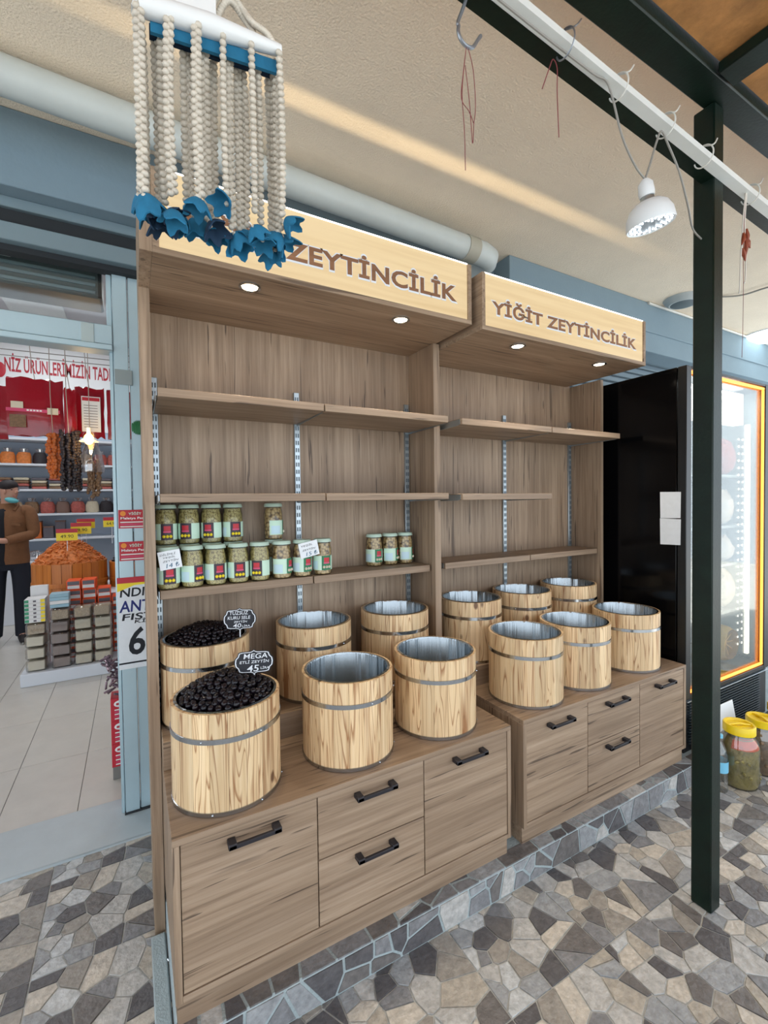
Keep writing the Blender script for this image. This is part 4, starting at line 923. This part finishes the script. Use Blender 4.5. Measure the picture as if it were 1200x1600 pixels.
gt = thing('green_clip', (.026, 2.47, 1.87), 'round green ribbed clip on the door frame', 'clip')
for k in range(7): MB().ball((.010 + k * .006, 2.474, 1.868), .0045, .008, .036 * math.sqrt(max(.1, 1 - ((k - 4) / 5) ** 2)), 8, 8).build('rib', 'leaf_green', gt)
# ================================================================== INSIDE THE SHOP
lamps = [(-1.2, 4.0), (-1.0, 5.6), (-1.0, 7.2), (-2.6, 5.6), (.3, 6.4)]
for i, (x, y) in enumerate(lamps):
    t = thing('ceiling_panel_lamp', (x, y, 3.98), 'square white shop ceiling lamp, %s' % ['nearest the door', 'in the middle of the room', 'nearest the back wall', 'close to the left wall', 'close to the right wall'][i], 'lamp', 'shop ceiling lamps')
    BV(x - .3, x + .3, y - .3, y + .3, 3.97, 3.999, .004).build('frame', 'white_card', t)
    area_light('panel_light', (x, y, 3.965), (0, 0, 0), .55, .55, 17, (.94, .97, 1), t)
for i, (a, b) in enumerate(((2.445, 0), (2.089, 1), (1.733, 2), (1.386, 3), (1.029, 4))):
    o = tag(BV(-3.4, 1.2, 7.92, 8.295, a - .03, a, .003).build('wall_shelf', 'shelf_white', None, (-1, 8.1, a)), ['topmost', 'second', 'third', 'fourth', 'lowest'][i] + ' white shelf on the shop back wall, counted from the top', 'shelf', 'white shelves on the back wall')
bag_cols = ['nuts', 'cocoa', 'snack', 'dried_brown', 'carton_white', 'meat', 'dried_dark', 'beige_wafer']
bagm = {}
def bag_mesh(m, seed):
    rr = random.Random(seed); mb = MB().lathe([(0, 0), (.085, 0), (.10, .03), (.10, .13), (.075, .19), (0, .20)], n=10, cap=False)
    mb.v = [(v[0] * (1 + rr.uniform(-.05, .05)), v[1] * .6, v[2]) for v in mb.v]
    fm = MB().lathe([(.0, .195), (.045, .20), (.062, .25), (.05, .255), (.0, .205)], n=8, cap=False); fm.v = [(v[0], v[1] * .4, v[2]) for v in fm.v]
    return mb.mesh('filling', m), fm.mesh('twist_top', 'bag_plastic')
for m in bag_cols: bagm[m] = bag_mesh(m, len(bagm))
def shop_bag(x, y, z, m, label, sc=1.0):
    r = thing('snack_bag', (x, y, z), label, 'bag', 'packed snacks on the back wall shelves'); r.scale = (sc, sc, sc)
    for nm, me in zip(('filling', 'twist_top'), bagm[m]):
        o = bpy.data.objects.new(nm, me); C.objects.link(o); o.parent = r
ORD = ['first', 'second', 'third', 'fourth', 'fifth', 'sixth', 'seventh', 'eighth', 'ninth', 'tenth', 'eleventh', 'twelfth']
rowname = {2.089: 'the second wall shelf', 1.386: 'the fourth wall shelf'}
colname = {'nuts': 'tan nuts', 'cocoa': 'brown snacks', 'snack': 'orange snacks', 'dried_brown': 'brown dried fruit', 'carton_white': 'white sweets', 'meat': 'reddish sweets', 'dried_dark': 'dark dried fruit', 'beige_wafer': 'beige wafers'}
for z, seq in ((2.0905, ['carton_white', 'carton_white', 'snack', 'snack', 'snack', 'dried_dark', 'dried_dark', 'snack', 'nuts', 'meat', 'meat']), (1.3875, ['nuts', 'cocoa', 'nuts', 'dried_brown', 'meat', 'cocoa', 'meat', 'beige_wafer', 'dried_dark', 'dried_dark', 'dried_dark', 'cocoa']), ):
    for k, m in enumerate(seq):
        shop_bag(-2.05 + k * .182 + (.25 if z < 2 else 0), 8.08, z, m, 'clear bag of %s, %s from the left on %s' % (colname[m], ORD[k], rowname[round(z - .0015, 3)]), .87)
for k in range(10):
    x = -1.95 + k * .20; t = thing('packet_stack', (x, 8.08, 1.7345), 'stack of flat packets, %s from the left on the third wall shelf' % ORD[k], 'packets', 'flat packets on the third shelf')
    for q in range(4): BV(x - .085, x + .085, 7.99, 8.16, 1.7345 + q * .042, 1.7345 + q * .042 + .036, .008).build('packet', ['meat', 'dried_brown', 'beige_wafer', 'box_grey'][(q + k) % 4], t)
for k in range(6):
    x = -1.62 + k * .14; t = thing('wafer_box', (x, 8.06, 1.0305), 'orange brown tin box on the lowest wall shelf, %s' % ['first', 'second', 'third', 'fourth', 'fifth', 'sixth'][k] + ' from the left', 'box', 'boxes on the lowest wall shelf')
    BV(x - .06, x + .06, 8.0, 8.12, 1.0305, 1.0305 + (.23 if k % 2 else .15), .004).build('body', 'dried_orange' if k < 4 else 'box_grey', t)
    BV(x - .062, x + .062, 7.998, 8.122, 1.0305 + (.23 if k % 2 else .15), 1.0305 + (.25 if k % 2 else .17), .004).build('lid', 'cocoa', t)
# banner on wall
bn = thing('wall_banner', (-1, 8.29, 3.3), 'white banner with red capital lettering high on the shop back wall', 'banner')
B(-3.4, 1.2, 8.285, 8.299, 2.62, 3.98).build('sheet', 'white_card', bn)
text_mb('NİZ ÜRÜNLERİMİZİN TADI', (-1.545, 8.285, 3.425), FX, UZ, 1.29, .27, .002, off=.02).build('lettering', 'red_text', bn)
MB().ball((-1.60, 8.28, 3.44), .07, .01, .11, 10, 8).build('red_emblem', 'red_print', bn)
for i in range(3): wire('overhead_wire', [(-2.4, 4.5 + .3 * i, 2.78 + .03 * i), (-1.0, 4.5 + .3 * i, 2.765 + .03 * i), (.8, 4.5 + .3 * i, 2.80 + .03 * i)], .004, 'wire_grey', ['nearest', 'middle', 'farthest'][i] + ' of the three wires strung under the shop ceiling', 'wire', 'wires under the shop ceiling')
# hanging red bags
def red_bag(x0, x1, z0, z1, y, label, kind):
    r = thing('red_carrier_bag', ((x0 + x1) / 2, y, z0), label, 'bag', 'red bags hanging in the shop'); rr = random.Random(int(x0 * 100)); nx, nz = 8, 6; vs = []; fs = []
    for s_ in (-1, 1):
        for j in range(nz + 1):
            for i in range(nx + 1):
                u, v = i / nx, j / nz; bul = .028 * math.sin(math.pi * u) * math.sin(math.pi * min(1, v + .1)) + .004
                vs.append((x0 + (x1 - x0) * u + rr.uniform(-.004, .004), y + s_ * bul + rr.uniform(-.004, .004), z0 + (z1 - z0) * v + (rr.uniform(-.015, .015) if j in (0, nz) else 0)))
    n1 = (nx + 1) * (nz + 1)
    for s_ in (0, 1):
        for j in range(nz):
            for i in range(nx): q = s_ * n1 + j * (nx + 1) + i; fs.append((q, q + 1, q + nx + 2, q + nx + 1))
    for i in range(nx): fs.append((i, i + 1, n1 + i + 1, n1 + i)); q = nz * (nx + 1) + i; fs.append((q, q + 1, n1 + q + 1, n1 + q))
    for j in range(nz):
        a = j * (nx + 1); fs.append((a, a + nx + 1, n1 + a + nx + 1, n1 + a)); a += nx; fs.append((a, a + nx + 1, n1 + a + nx + 1, n1 + a))
    b = MB().add(vs, fs).build('bag', 'red_bag', r); yy = y - .035
    if kind == 1:
        B(x0 + .0, x1 - .02, yy - .0015, yy, z0 + .175, z0 + .20).build('print_band', 'pink_print', b)
        B(x0 + .03, x0 + .105, yy - .002, yy - .0005, z0 + .20, z0 + .25).build('emblem', 'cream', b); B(x1 - .10, x1 - .03, yy - .002, yy - .0005, z0 + .165, z0 + .215).build('emblem', 'cream', b)
        B(x0 + .02, x0 + .12, yy - .002, yy - .0005, z0 + .055, z0 + .15).build('panel', 'dried_brown', b)
        for q in range(5): B(x0 + .125 + q * .02, x0 + .139 + q * .02, yy - .0025, yy - .0014, z0 + .182, z0 + .194).build('print_mark', 'white_text', b)
    if kind == 2:
        B(x0 + .045, x1 - .025, yy - .002, yy - .0005, z0 + .04, z0 + .325).build('paper_label', 'white_card', b)
        B(x0 + .05, x1 - .03, yy - .003, yy - .002, z0 + .29, z0 + .318).build('label_head', 'red_print', b)
        for k in range(9): B(x0 + .06, x1 - .045, yy - .003, yy - .002, z0 + .075 + k * .022, z0 + .079 + k * .022).build('print_line', 'box_grey', b)
    MB().tube([((x0 + x1) / 2, y, z1 - .01), ((x0 + x1) / 2 - .02, y, z1 + .14), ((x0 + x1) / 2 - .03, y, 2.78)], .003, 5).build('hanger', 'rope', r)
red_bag(-.815, -.462, 2.045, 2.48, 4.40, 'large red carrier bag with printed band, left of the hanging row', 1)
red_bag(-1.25, -.82, 2.02, 2.42, 4.44, 'red carrier bag cut by the left picture edge', 0)
red_bag(-.452, -.372, 2.06, 2.42, 4.36, 'narrow folded red bag hanging between two wide ones', 0)
red_bag(-.385, -.185, 2.055, 2.455, 4.42, 'red bag with a white printed sheet on it', 2)
red_bag(-.165, .10, 2.05, 2.45, 4.46, 'red bag hanging furthest right, half behind the door frame', 0)
def bunch(x, y, z0, z1, w, m, n, br, seed, label, name):
    r = thing(name, (x, y, z0), label, 'dried food', 'dried food strings hanging in the shop'); rr = random.Random(seed)
    for k in range(n):
        px, py = x + rr.uniform(-w, w), y + rr.uniform(-w, w) * .6; zb = z0 + rr.uniform(0, .25) * (z1 - z0); mb = MB(); z = z1 - rr.uniform(0, .05)
        while z > zb: mb.ball((px + rr.uniform(-.008, .008), py + rr.uniform(-.008, .008), z), br * rr.uniform(.7, 1.2), br * .8, br, 6, 5); z -= br * 1.4
        mb.build('string', m, r)
    MB().tube([(x, y, z1 - .02), (x - .01, y, z1 + .3), (x - .01, y, 2.77)], .003, 5).build('hanger', 'rope', r)
bunch(-.530, 4.36, 1.70, 2.06, .040, 'dried_orange', 6, .018, 1, 'bunch of orange dried fruit strings under the red bags', 'dried_fruit_bunch')
bunch(-.420, 4.28, 1.60, 2.08, .062, 'dried_dark', 11, .016, 2, 'bunch of black dried aubergine strings beside the orange bunch', 'dried_vegetable_bunch')
bunch(-.275, 4.32, 1.56, 1.86, .050, 'dried_brown', 8, .015, 3, 'bunch of brown dried strings in a clear bag below the lit bulb', 'dried_vegetable_bunch')
ob = MB().lathe([(.03, .17), (.07, .05), (.09, -.08), (.085, -.1)], (-.275, 4.31, 1.86), 14, cap=False).build('clear_bag', 'bag_plastic'); tag(ob, 'clear plastic bag hung over the brown dried strings', 'bag')
bl = thing('shop_bulb', (-.285, 4.25, 2.03), 'glowing warm light bulb among the hanging strings', 'lamp')
MB().ball((-.285, 4.22, 2.015), .034, .034, .045, 14, 10).build('glass', 'bulb_glow', bl)
MB().lathe([(.016, .04), (.016, .09), (0, .09)], (-.285, 4.22, 2.015), 12, cap=False).build('socket', 'bulb_white', bl)
MB().lathe([(.035, .012), (.068, -.012), (.066, -.014)], (-.285, 4.22, 2.01), 16, cap=False).build('reflector', 'white_card', bl)
pl = bpy.data.lights.new('bulb_light', 'POINT'); pl.energy = 4; pl.color = (1, .65, .3); pl.shadow_soft_size = .05; po = bpy.data.objects.new('bulb_light', pl); C.objects.link(po); po.location = Vector((-.285, 4.15, 2.0)) - Vector(ORG[bl.name]); po.parent = bl
# platform and goods
pf = tag(BV(-.838, .55, 4.665, 5.60, .001, .107, .004).build('display_platform', 'shelf_white', None, (-.2, 5.1, 0)), 'low white platform on the shop floor carrying sweets', 'platform')
tag(BV(-.80, .55, 5.16, 6.05, .108, .64, .004).build('display_stand', 'shelf_white', None, (-.2, 5.6, .1)), 'white block behind the sweets carrying the big snack barrel', 'stand')
tub = thing('snack_barrel', (-.565, 5.58, .6405), 'big orange wooden tub heaped with curled orange snacks', 'tub')
cx, cy, cz_ = -.565, 5.58, .6405
for k in range(24):
    a0 = 2 * math.pi * k / 24; mb = MB(); vs = []
    for z in (0, .29):
        for r_, q in ((.32, -.125), (.32, .125), (.30, .125), (.30, -.125)): vs.append((cx + r_ * math.cos(a0 + q), cy + r_ * math.sin(a0 + q), cz_ + z))
    mb.add(vs, [(3, 2, 1, 0), (4, 5, 6, 7), (0, 1, 5, 4), (1, 2, 6, 5), (2, 3, 7, 6), (3, 0, 4, 7)]).build('stave', 'orange_wood', tub)
MB().lathe([(.321, .06), (.327, .065), (.327, .10), (.321, .105)], (cx, cy, cz_), 36, cap=False).build('hoop', 'orange_wood', tub)
def curls(cx, cy, z, Rr, Hd, n, m, label, seed, nm='snack_heap'):
    rr = random.Random(seed); mb = MB().lathe([(Rr * k / 8, Hd * (1 - (k / 8) ** 1.6)) for k in range(9)], (0, 0, 0), 24, cap=False)
    for i in range(n):
        q = Rr * math.sqrt(rr.random()); a = rr.uniform(0, 6.28); zz = Hd * (1 - (q / Rr) ** 1.6) + .004; b = rr.uniform(0, 6.28); L = .024
        c = Vector((q * math.cos(a), q * math.sin(a), zz)); d = Vector((math.cos(b), math.sin(b), rr.uniform(-.3, .3))) * L; e = Vector((-math.sin(b), math.cos(b), .2)) * L * .5
        mb.tube([c - d, c + e, c + d], .0065, 5)
    o = mb.build(nm, m); o.location = (cx, cy, z); return tag(o, label, 'snacks', kind='stuff')
curls(cx, cy, cz_ + .275, .298, .24, 520, 'snack', 'heap of curled orange snacks in the big tub', 1)
tub2 = thing('snack_barrel', (.02, 5.62, .6405), 'orange wooden tub at the right, half hidden by the door frame', 'tub')
MB().lathe([(.0, 0), (.25, 0), (.25, .26), (.23, .26), (.23, .1), (0, .1)], (.02, 5.62, .6405), 30, cap=False).build('body', 'orange_wood', tub2)
MB().lathe([(.251, .06), (.257, .065), (.257, .09), (.251, .095)], (.02, 5.62, .6405), 30, cap=False).build('hoop', 'orange_wood', tub2)
curls(.02, 5.62, .6405 + .22, .228, .34, 260, 'dried_dark', 'dark heap of dried fruit in the tub behind the door frame', 2, 'dried_fruit_heap')
def card(x, y, z, w, h, label, zs, t='49.90'):
    r = thing('price_card', (x, y, z), label, 'price card', 'red and yellow price cards'); B(x - w / 2, x + w / 2, y, y + .003, z, z + h * .66).build('yellow_part', 'yellow_print', r)
    B(x - w / 2, x + w / 2, y, y + .003, z + h * .66, z + h).build('red_part', 'red_print', r); text_mb(t, (x - w * .3, y, z + h * .22), FX, UZ, w * .6, h * .28, .001).build('lettering', 'ink', r)
    MB().tube([(x, y + .0045, z + h * .3), (x, y + .0045, zs)], .003, 5).build('stick', 'chalk', r)
card(-.569, 5.40, 1.152, .175, .115, 'yellow and red price card stuck in the curled snacks', 1.02)
card(-.462, 5.52, 1.205, .175, .115, 'price card just behind the snack card', 1.0, '59.90'); card(-.43, 5.66, 1.255, .16, .10, 'third price card in the row behind the snacks', 1.05, '39.90'); card(-.19, 5.45, 1.27, .15, .10, 'price card over the dark dried fruit', 1.1, '64.90')
# orange boxes
for cxi in range(4):
    n = [8, 8, 7, 6][cxi]
    for k in range(n):
        x = -.485 + cxi * .117; z = .108 + k * .088; top = k == n - 1
        t = thing('sweet_box', (x, 5.05, z), 'orange sweet box, %s in the %s stack from the left' % (['bottom', 'second', 'third', 'fourth', 'fifth', 'sixth', 'seventh', 'eighth'][k], ['first', 'second', 'third', 'fourth'][cxi]), 'box', 'orange sweet boxes'); jt = random.Random(cxi * 50 + k); t.rotation_euler = (0, 0, R(jt.uniform(-2.5, 2.5) if not top else jt.uniform(-3, 3)))
        BV(x - .054, x + .054, 4.97, 5.13, z, z + .087, .003).build('carton', 'orange_box', t)
        B(x - .045, x + .045, 4.968, 4.9695, z + .045, z + .078).build('window', 'box_grey', t); B(x - .045, x + .045, 4.968, 4.9695, z + .012, z + .04).build('white_label', 'carton_white', t)
# plastic tubs of sweets
tubs = [(-.735, 'cream', 4, 'first'), (-.565, 'cocoa', 5, 'second'), (-.40, 'beige_wafer', 5, 'third'), (-.255, 'beige_wafer', 5, 'fourth')]
for x, m, n, nm in tubs:
    for k in range(n):
        z = .108 + k * .102; mm = m if k != n - 1 else 'nuts'
        t = thing('sweets_tub', (x, 4.79, z), 'clear plastic tub of %s sweets, %s from the bottom in the %s pile' % (colname.get(mm, {'cream': 'cream', 'cocoa': 'brown'}.get(mm, 'pale')), ['first', 'second', 'third', 'fourth', 'fifth'][k], nm), 'tub', 'clear tubs of sweets'); jt = random.Random(int(x * -1000) + k); t.rotation_euler = (0, 0, R(jt.uniform(-5, 5)))
        BV(x - .058, x + .058, 4.72, 4.86, z + .006, z + .085, .006).build('sweets', mm, t); BV(x - .07, x + .07, 4.705, 4.875, z, z + .098, .012).build('plastic_shell', 'clear_plastic', t)
for k in range(6):
    z = .108 + .102 * 4 + .002 + k * .033
    t = thing('sweets_carton', (-.735, 4.80, z), 'flat white carton with green and yellow print, %s from the bottom of its pile' % ['first', 'second', 'third', 'fourth', 'fifth', 'sixth'][k], 'carton', 'flat white cartons')
    BV(-.805, -.665, 4.72, 4.88, z, z + .032, .002).build('carton', 'carton_white', t); B(-.804, -.775, 4.7185, 4.7195, z + .004, z + .028).build('green_print', 'green_print', t); B(-.695, -.666, 4.7185, 4.7195, z + .004, z + .028).build('yellow_print', 'yellow_print', t); B(-.745, -.725, 4.7185, 4.7195, z + .008, z + .022).build('dark_mark', 'box_grey', t)
tag(BV(-.79, -.665, 4.90, 4.955, .108, .80, .003).build('upright_carton', 'carton_white', None, (-.73, 4.92, .108)), 'tall white carton standing behind the flat cartons', 'carton')
for k in range(4):
    z = .6205 + k * .03; tag(BV(-.635, -.50, 4.74, 4.86, z, z + .029, .002).build('blue_packet', 'lt_blue_box' if k != 1 else 'carton_white', None, (-.57, 4.8, z)), 'pale flat packet, %s of four on the brown sweets pile' % ['lowest', 'second', 'third', 'top'][k], 'packet', 'pale flat packets')
# red cartons behind the frame and foil bundle
for k in range(3):
    z = .001 + .07 + k * .125
    t = thing('red_carton', (-.065, 2.88, z), 'red printed carton behind the door frame, %s of three' % ['bottom', 'middle', 'top'][k], 'carton', 'red cartons behind the door frame')
    BV(-.128, .0, 2.835, 2.96, z, z + .124, .002).build('carton', 'red_print', t); 
    MB().ball((-.085, 2.834, z + .095), .028, .0015, .018, 12, 8).build('white_cloud', 'carton_white', t)
    B(-.102, -.068, 2.8315, 2.8328, z + .089, z + .100).build('print_mark', 'red_text', t)
    for q in range(5): B(-.11, -.03, 2.8335, 2.8348, z + .012 + q * .012, z + .018 + q * .012).build('print_line', 'pink_print' if q % 2 else 'carton_white', t)
tag(BV(-.125, .0, 2.84, 2.96, .0005, .07, .002).build('carton_base', 'grout', None, (-.06, 2.9, 0)), 'grey block under the red cartons', 'block')
fb = thing('foil_bundle', (-.09, 2.89, .447), 'bundle of shiny foil wrapped sweets on the red cartons', 'sweets'); rr = random.Random(8); mb = MB()
for k in range(90):
    a = rr.uniform(0, 6.28); q = .07 * math.sqrt(rr.random()); z = .465 + rr.uniform(0, .2); b = rr.uniform(0, 6.28)
    mb.tube([(-.09 + q * math.cos(a) - .022 * math.cos(b), 2.89 + q * math.sin(a) * .9 - .022 * math.sin(b), z - .012), (-.09 + q * math.cos(a), 2.89 + q * math.sin(a) * .9, z), (-.09 + q * math.cos(a) + .022 * math.cos(b), 2.89 + q * math.sin(a) * .9 + .022 * math.sin(b), z + .01)], .006, 5)
mb.build('foil_sweets', 'purple_foil', fb)['kind'] = 'stuff'
# low goods behind person
tag(BV(-1.9, -1.0, 7.2, 7.9, .001, .78, .004).build('white_counter', 'shelf_white', None, (-1.4, 7.5, 0)), 'white counter block in front of the back wall shelves', 'counter')
for k in range(5):
    o = MB().lathe([(0, 0), (.09, 0), (.11, .05), (.08, .11), (0, .13)], n=9, cap=False).build('grey_sack', 'bag_plastic' if k % 2 else 'box_grey', None, (0, 0, 0)); o.location = (-1.8 + k * .225, 7.45, .782)
    tag(o, 'small grey filled sack on the white counter, %s from the left' % ['first', 'second', 'third', 'fourth', 'fifth'][k], 'sack', 'sacks on the white counter')
# ================================================================== PERSON
pr = thing('person', (-1.195, 6.31, .001), 'man in brown jacket and dark trousers with lowered mask, hands joined', 'person')
PX, PY = -1.17, 6.31
def skin(name, m, nodes, edges, parent, root=0, sub=2):
    me = bpy.data.meshes.new(name); me.from_pydata([(p[0], p[1], p[2]) for p, r in nodes], edges, []); o = bpy.data.objects.new(name, me); C.objects.link(o)
    md = o.modifiers.new('s', 'SKIN'); sv = me.skin_vertices[0].data
    for i, (p, r) in enumerate(nodes): sv[i].radius = r if isinstance(r, tuple) else (r, r); sv[i].use_root = i == root
    o.modifiers.new('d', 'SUBSURF').levels = sub; o.modifiers['d'].render_levels = sub
    bpy.context.view_layer.update(); nm = bpy.data.meshes.new_from_object(o.evaluated_get(bpy.context.evaluated_depsgraph_get())); bpy.data.objects.remove(o)
    nm.materials.clear(); nm.materials.append(M[m]); nm.polygons.foreach_set('use_smooth', [True] * len(nm.polygons))
    q = bpy.data.objects.new(name, nm); C.objects.link(q); q.parent = parent; return q
# local frame: facing +X / towards camera, shoulder line roughly across the view
J = {'pel': (0, 0, .98), 'sp': (0, .0, 1.18), 'ch': (.0, .0, 1.38), 'nk': (.01, 0, 1.52), 'hd': (.03, -.02, 1.66), 'top': (.02, -.01, 1.76),
     'lsh': (.19, -.02, 1.43), 'lel': (.225, -.06, 1.19), 'lwr': (.03, -.24, 1.13), 'lhd': (-.04, -.26, 1.14), 'rsh': (-.19, .02, 1.43), 'rel': (-.25, -.07, 1.19), 'rwr': (-.10, -.24, 1.12), 'rhd': (-.05, -.27, 1.12),
     'lhp': (.10, 0, .93), 'lkn': (.115, -.03, .52), 'lan': (.10, .0, .09), 'lft': (.13, -.14, .035), 'rhp': (-.10, 0, .93), 'rkn': (-.12, .0, .52), 'ran': (-.15, .06, .09), 'rft': (-.16, -.08, .035)}
K = list(J); I = {k: i for i, k in enumerate(K)}
rad = {'pel': (.11, .08), 'sp': (.11, .08), 'ch': (.12, .085), 'nk': .055, 'hd': (.078, .098), 'top': (.055, .07), 'lsh': .042, 'rsh': .042, 'lel': .043, 'rel': .043, 'lwr': .03, 'rwr': .03, 'lhd': .032, 'rhd': .032, 'lhp': .07, 'rhp': .07, 'lkn': .06, 'rkn': .06, 'lan': .04, 'ran': .04, 'lft': .038, 'rft': .038}
E_ = [('pel', 'sp'), ('sp', 'ch'), ('ch', 'nk'), ('nk', 'hd'), ('hd', 'top'), ('ch', 'lsh'), ('lsh', 'lel'), ('lel', 'lwr'), ('lwr', 'lhd'), ('ch', 'rsh'), ('rsh', 'rel'), ('rel', 'rwr'), ('rwr', 'rhd'), ('pel', 'lhp'), ('lhp', 'lkn'), ('lkn', 'lan'), ('lan', 'lft'), ('pel', 'rhp'), ('rhp', 'rkn'), ('rkn', 'ran'), ('ran', 'rft')]
skin('body', 'skin', [(J[k], rad[k]) for k in K], [(I[a], I[b]) for a, b in E_], pr)
def loft(rings, n=20):
    """rings: (cx, cy, z, rx, ry)"""
    vs = []; fs = []
    for (a, b, z, rx, ry) in rings:
        for k in range(n): q = 2 * math.pi * k / n; vs.append((a + rx * math.cos(q), b + ry * math.sin(q), z))
    for i in range(len(rings) - 1):
        for k in range(n): fs.append((i * n + k, i * n + (k + 1) % n, (i + 1) * n + (k + 1) % n, (i + 1) * n + k))
    fs.append(tuple(range(n))[::-1]); fs.append(tuple(range((len(rings) - 1) * n, len(rings) * n)))
    return MB().add(vs, fs)
jm = loft([(0, .0, .87, .185, .135), (0, .0, .92, .188, .138), (0, 0, 1.05, .18, .128), (0, 0, 1.2, .185, .130), (0, 0, 1.36, .20, .132), (0, 0, 1.44, .195, .115), (0, .005, 1.49, .13, .095), (0, .01, 1.525, .085, .085)])
jk = jm.build('jacket', 'jacket', pr, (0, 0, 0))
for s_ in ('l', 'r'):
    a, b, c = (Vector(J[s_ + q]) for q in ('sh', 'el', 'wr')); sg = 1 if s_ == 'l' else -1
    MB().tube(smooth_path([a + Vector((-sg * .05, 0, .01)), a, a.lerp(b, .5) + Vector((sg * .015, 0, 0)), b, b.lerp(c, .5), c], 4), .07, 14, rs=[.072 - .028 * (k / 20) for k in range(21)]).build('sleeve', 'jacket', jk, (0, 0, 0))
MB().tube(smooth_path([(-.085, -.03, 1.50), (-.07, .06, 1.535), (.0, .085, 1.54), (.07, .06, 1.535), (.095, -.03, 1.50), (.075, -.10, 1.445)], 4), .018, 8).build('collar', 'jacket', jk, (0, 0, 0))
loft([(0, 0, 1.0, .165, .115), (0, 0, .92, .170, .120), (0, 0, .84, .165, .115), (0, 0, .80, .12, .09)]).build('trousers', 'trousers', pr, (0, 0, 0))
for s_ in ('l', 'r'):
    a, b, c = (Vector(J[s_ + q]) for q in ('hp', 'kn', 'an')); sg = .08 if s_ == 'l' else -.08
    MB().tube(smooth_path([Vector((sg, 0, .88)), a.lerp(b, .4), b, b.lerp(c, .5), c + Vector((0, 0, -.02))], 4), .09, 14, rs=[.098 - .034 * (k / 16) for k in range(17)]).build('trouser_leg', 'trousers', pr, (0, 0, 0))
# dark shirt showing between the open jacket fronts
loft([(-.045, -.045, .87, .095, .100), (-.045, -.045, 1.05, .095, .093), (-.045, -.045, 1.2, .098, .095), (-.04, -.045, 1.36, .095, .095), (-.02, -.03, 1.45, .085, .085), (0, -.01, 1.50, .062, .066)]).build('shirt', 'shirt', pr, (0, 0, 0))
MB().prism([(.055, 1.29), (.135, 1.28), (.135, 1.305), (.055, 1.315)], (0, -.142, 0), FX, UZ, (0, .03, 0)).build('pocket_flap', 'jacket', jk, (0, 0, 0))
for (k, a) in (('lan', 'lft'), ('ran', 'rft')):
    p, q = Vector(J[k]), Vector(J[a]); sh_ = MB().tube([(p.x, p.y + .05, .055), (p.x, p.y, .06), ((p.x + q.x) / 2, (p.y + q.y) / 2, .052), (q.x, q.y, .04), (q.x, q.y - .04, .03)], .05, 10, rs=[.03, .048, .046, .04, .02]).build('shoe', 'shoe', pr, (0, 0, 0))
    MB().tube([(p.x, p.y + .06, .014), (p.x, p.y, .014), (q.x, q.y, .014), (q.x, q.y - .05, .014)], .02, 8, rs=[.012, .014, .014, .01]).build('sole', 'sole', sh_, (0, 0, 0))
hx, hy_, hz_ = J['hd']
MB().ball((hx - .012, hy_ + .022, hz_ + .06), .088, .104, .066, 16, 10).build('hair', 'hair', pr, (0, 0, 0))
MB().ball((hx + .072, hy_ - .075, hz_ - .012), .016, .018, .024, 8, 6).build('nose', 'skin', pr, (0, 0, 0))
MB().ball((hx - .03, hy_ - .078, hz_ - .01), .012, .018, .028, 8, 6).build('ear', 'skin', pr, (0, 0, 0))
for dx, dy in ((.035, -.092), (.085, -.035)): MB().ball((hx + dx, hy_ + dy, hz_ + .014), .010, .008, .006, 8, 6).build('eye', 'eye', pr, (0, 0, 0))
MB().ball((hx + .055, hy_ - .083, hz_ - .055), .018, .012, .005, 8, 6).build('mouth', 'meat', pr, (0, 0, 0))
MB().ball((hx + .026, hy_ - .06, hz_ - .10), .062, .052, .030, 14, 8, rot=Matrix.Rotation(R(14), 3, 'Y')).build('face_mask', 'mask', pr, (0, 0, 0))
for k in range(4):
    MB().tube([(-.03 - k * .001, -.268, 1.150 - k * .018), (-.062, -.295, 1.150 - k * .018), (-.095, -.285, 1.143 - k * .018), (-.10, -.262, 1.14 - k * .018)], .0095, 6).build('finger', 'skin', pr, (0, 0, 0))
MB().tube([(-.02, -.26, 1.155), (-.05, -.275, 1.172), (-.075, -.275, 1.17)], .011, 6).build('thumb', 'skin', pr, (0, 0, 0))
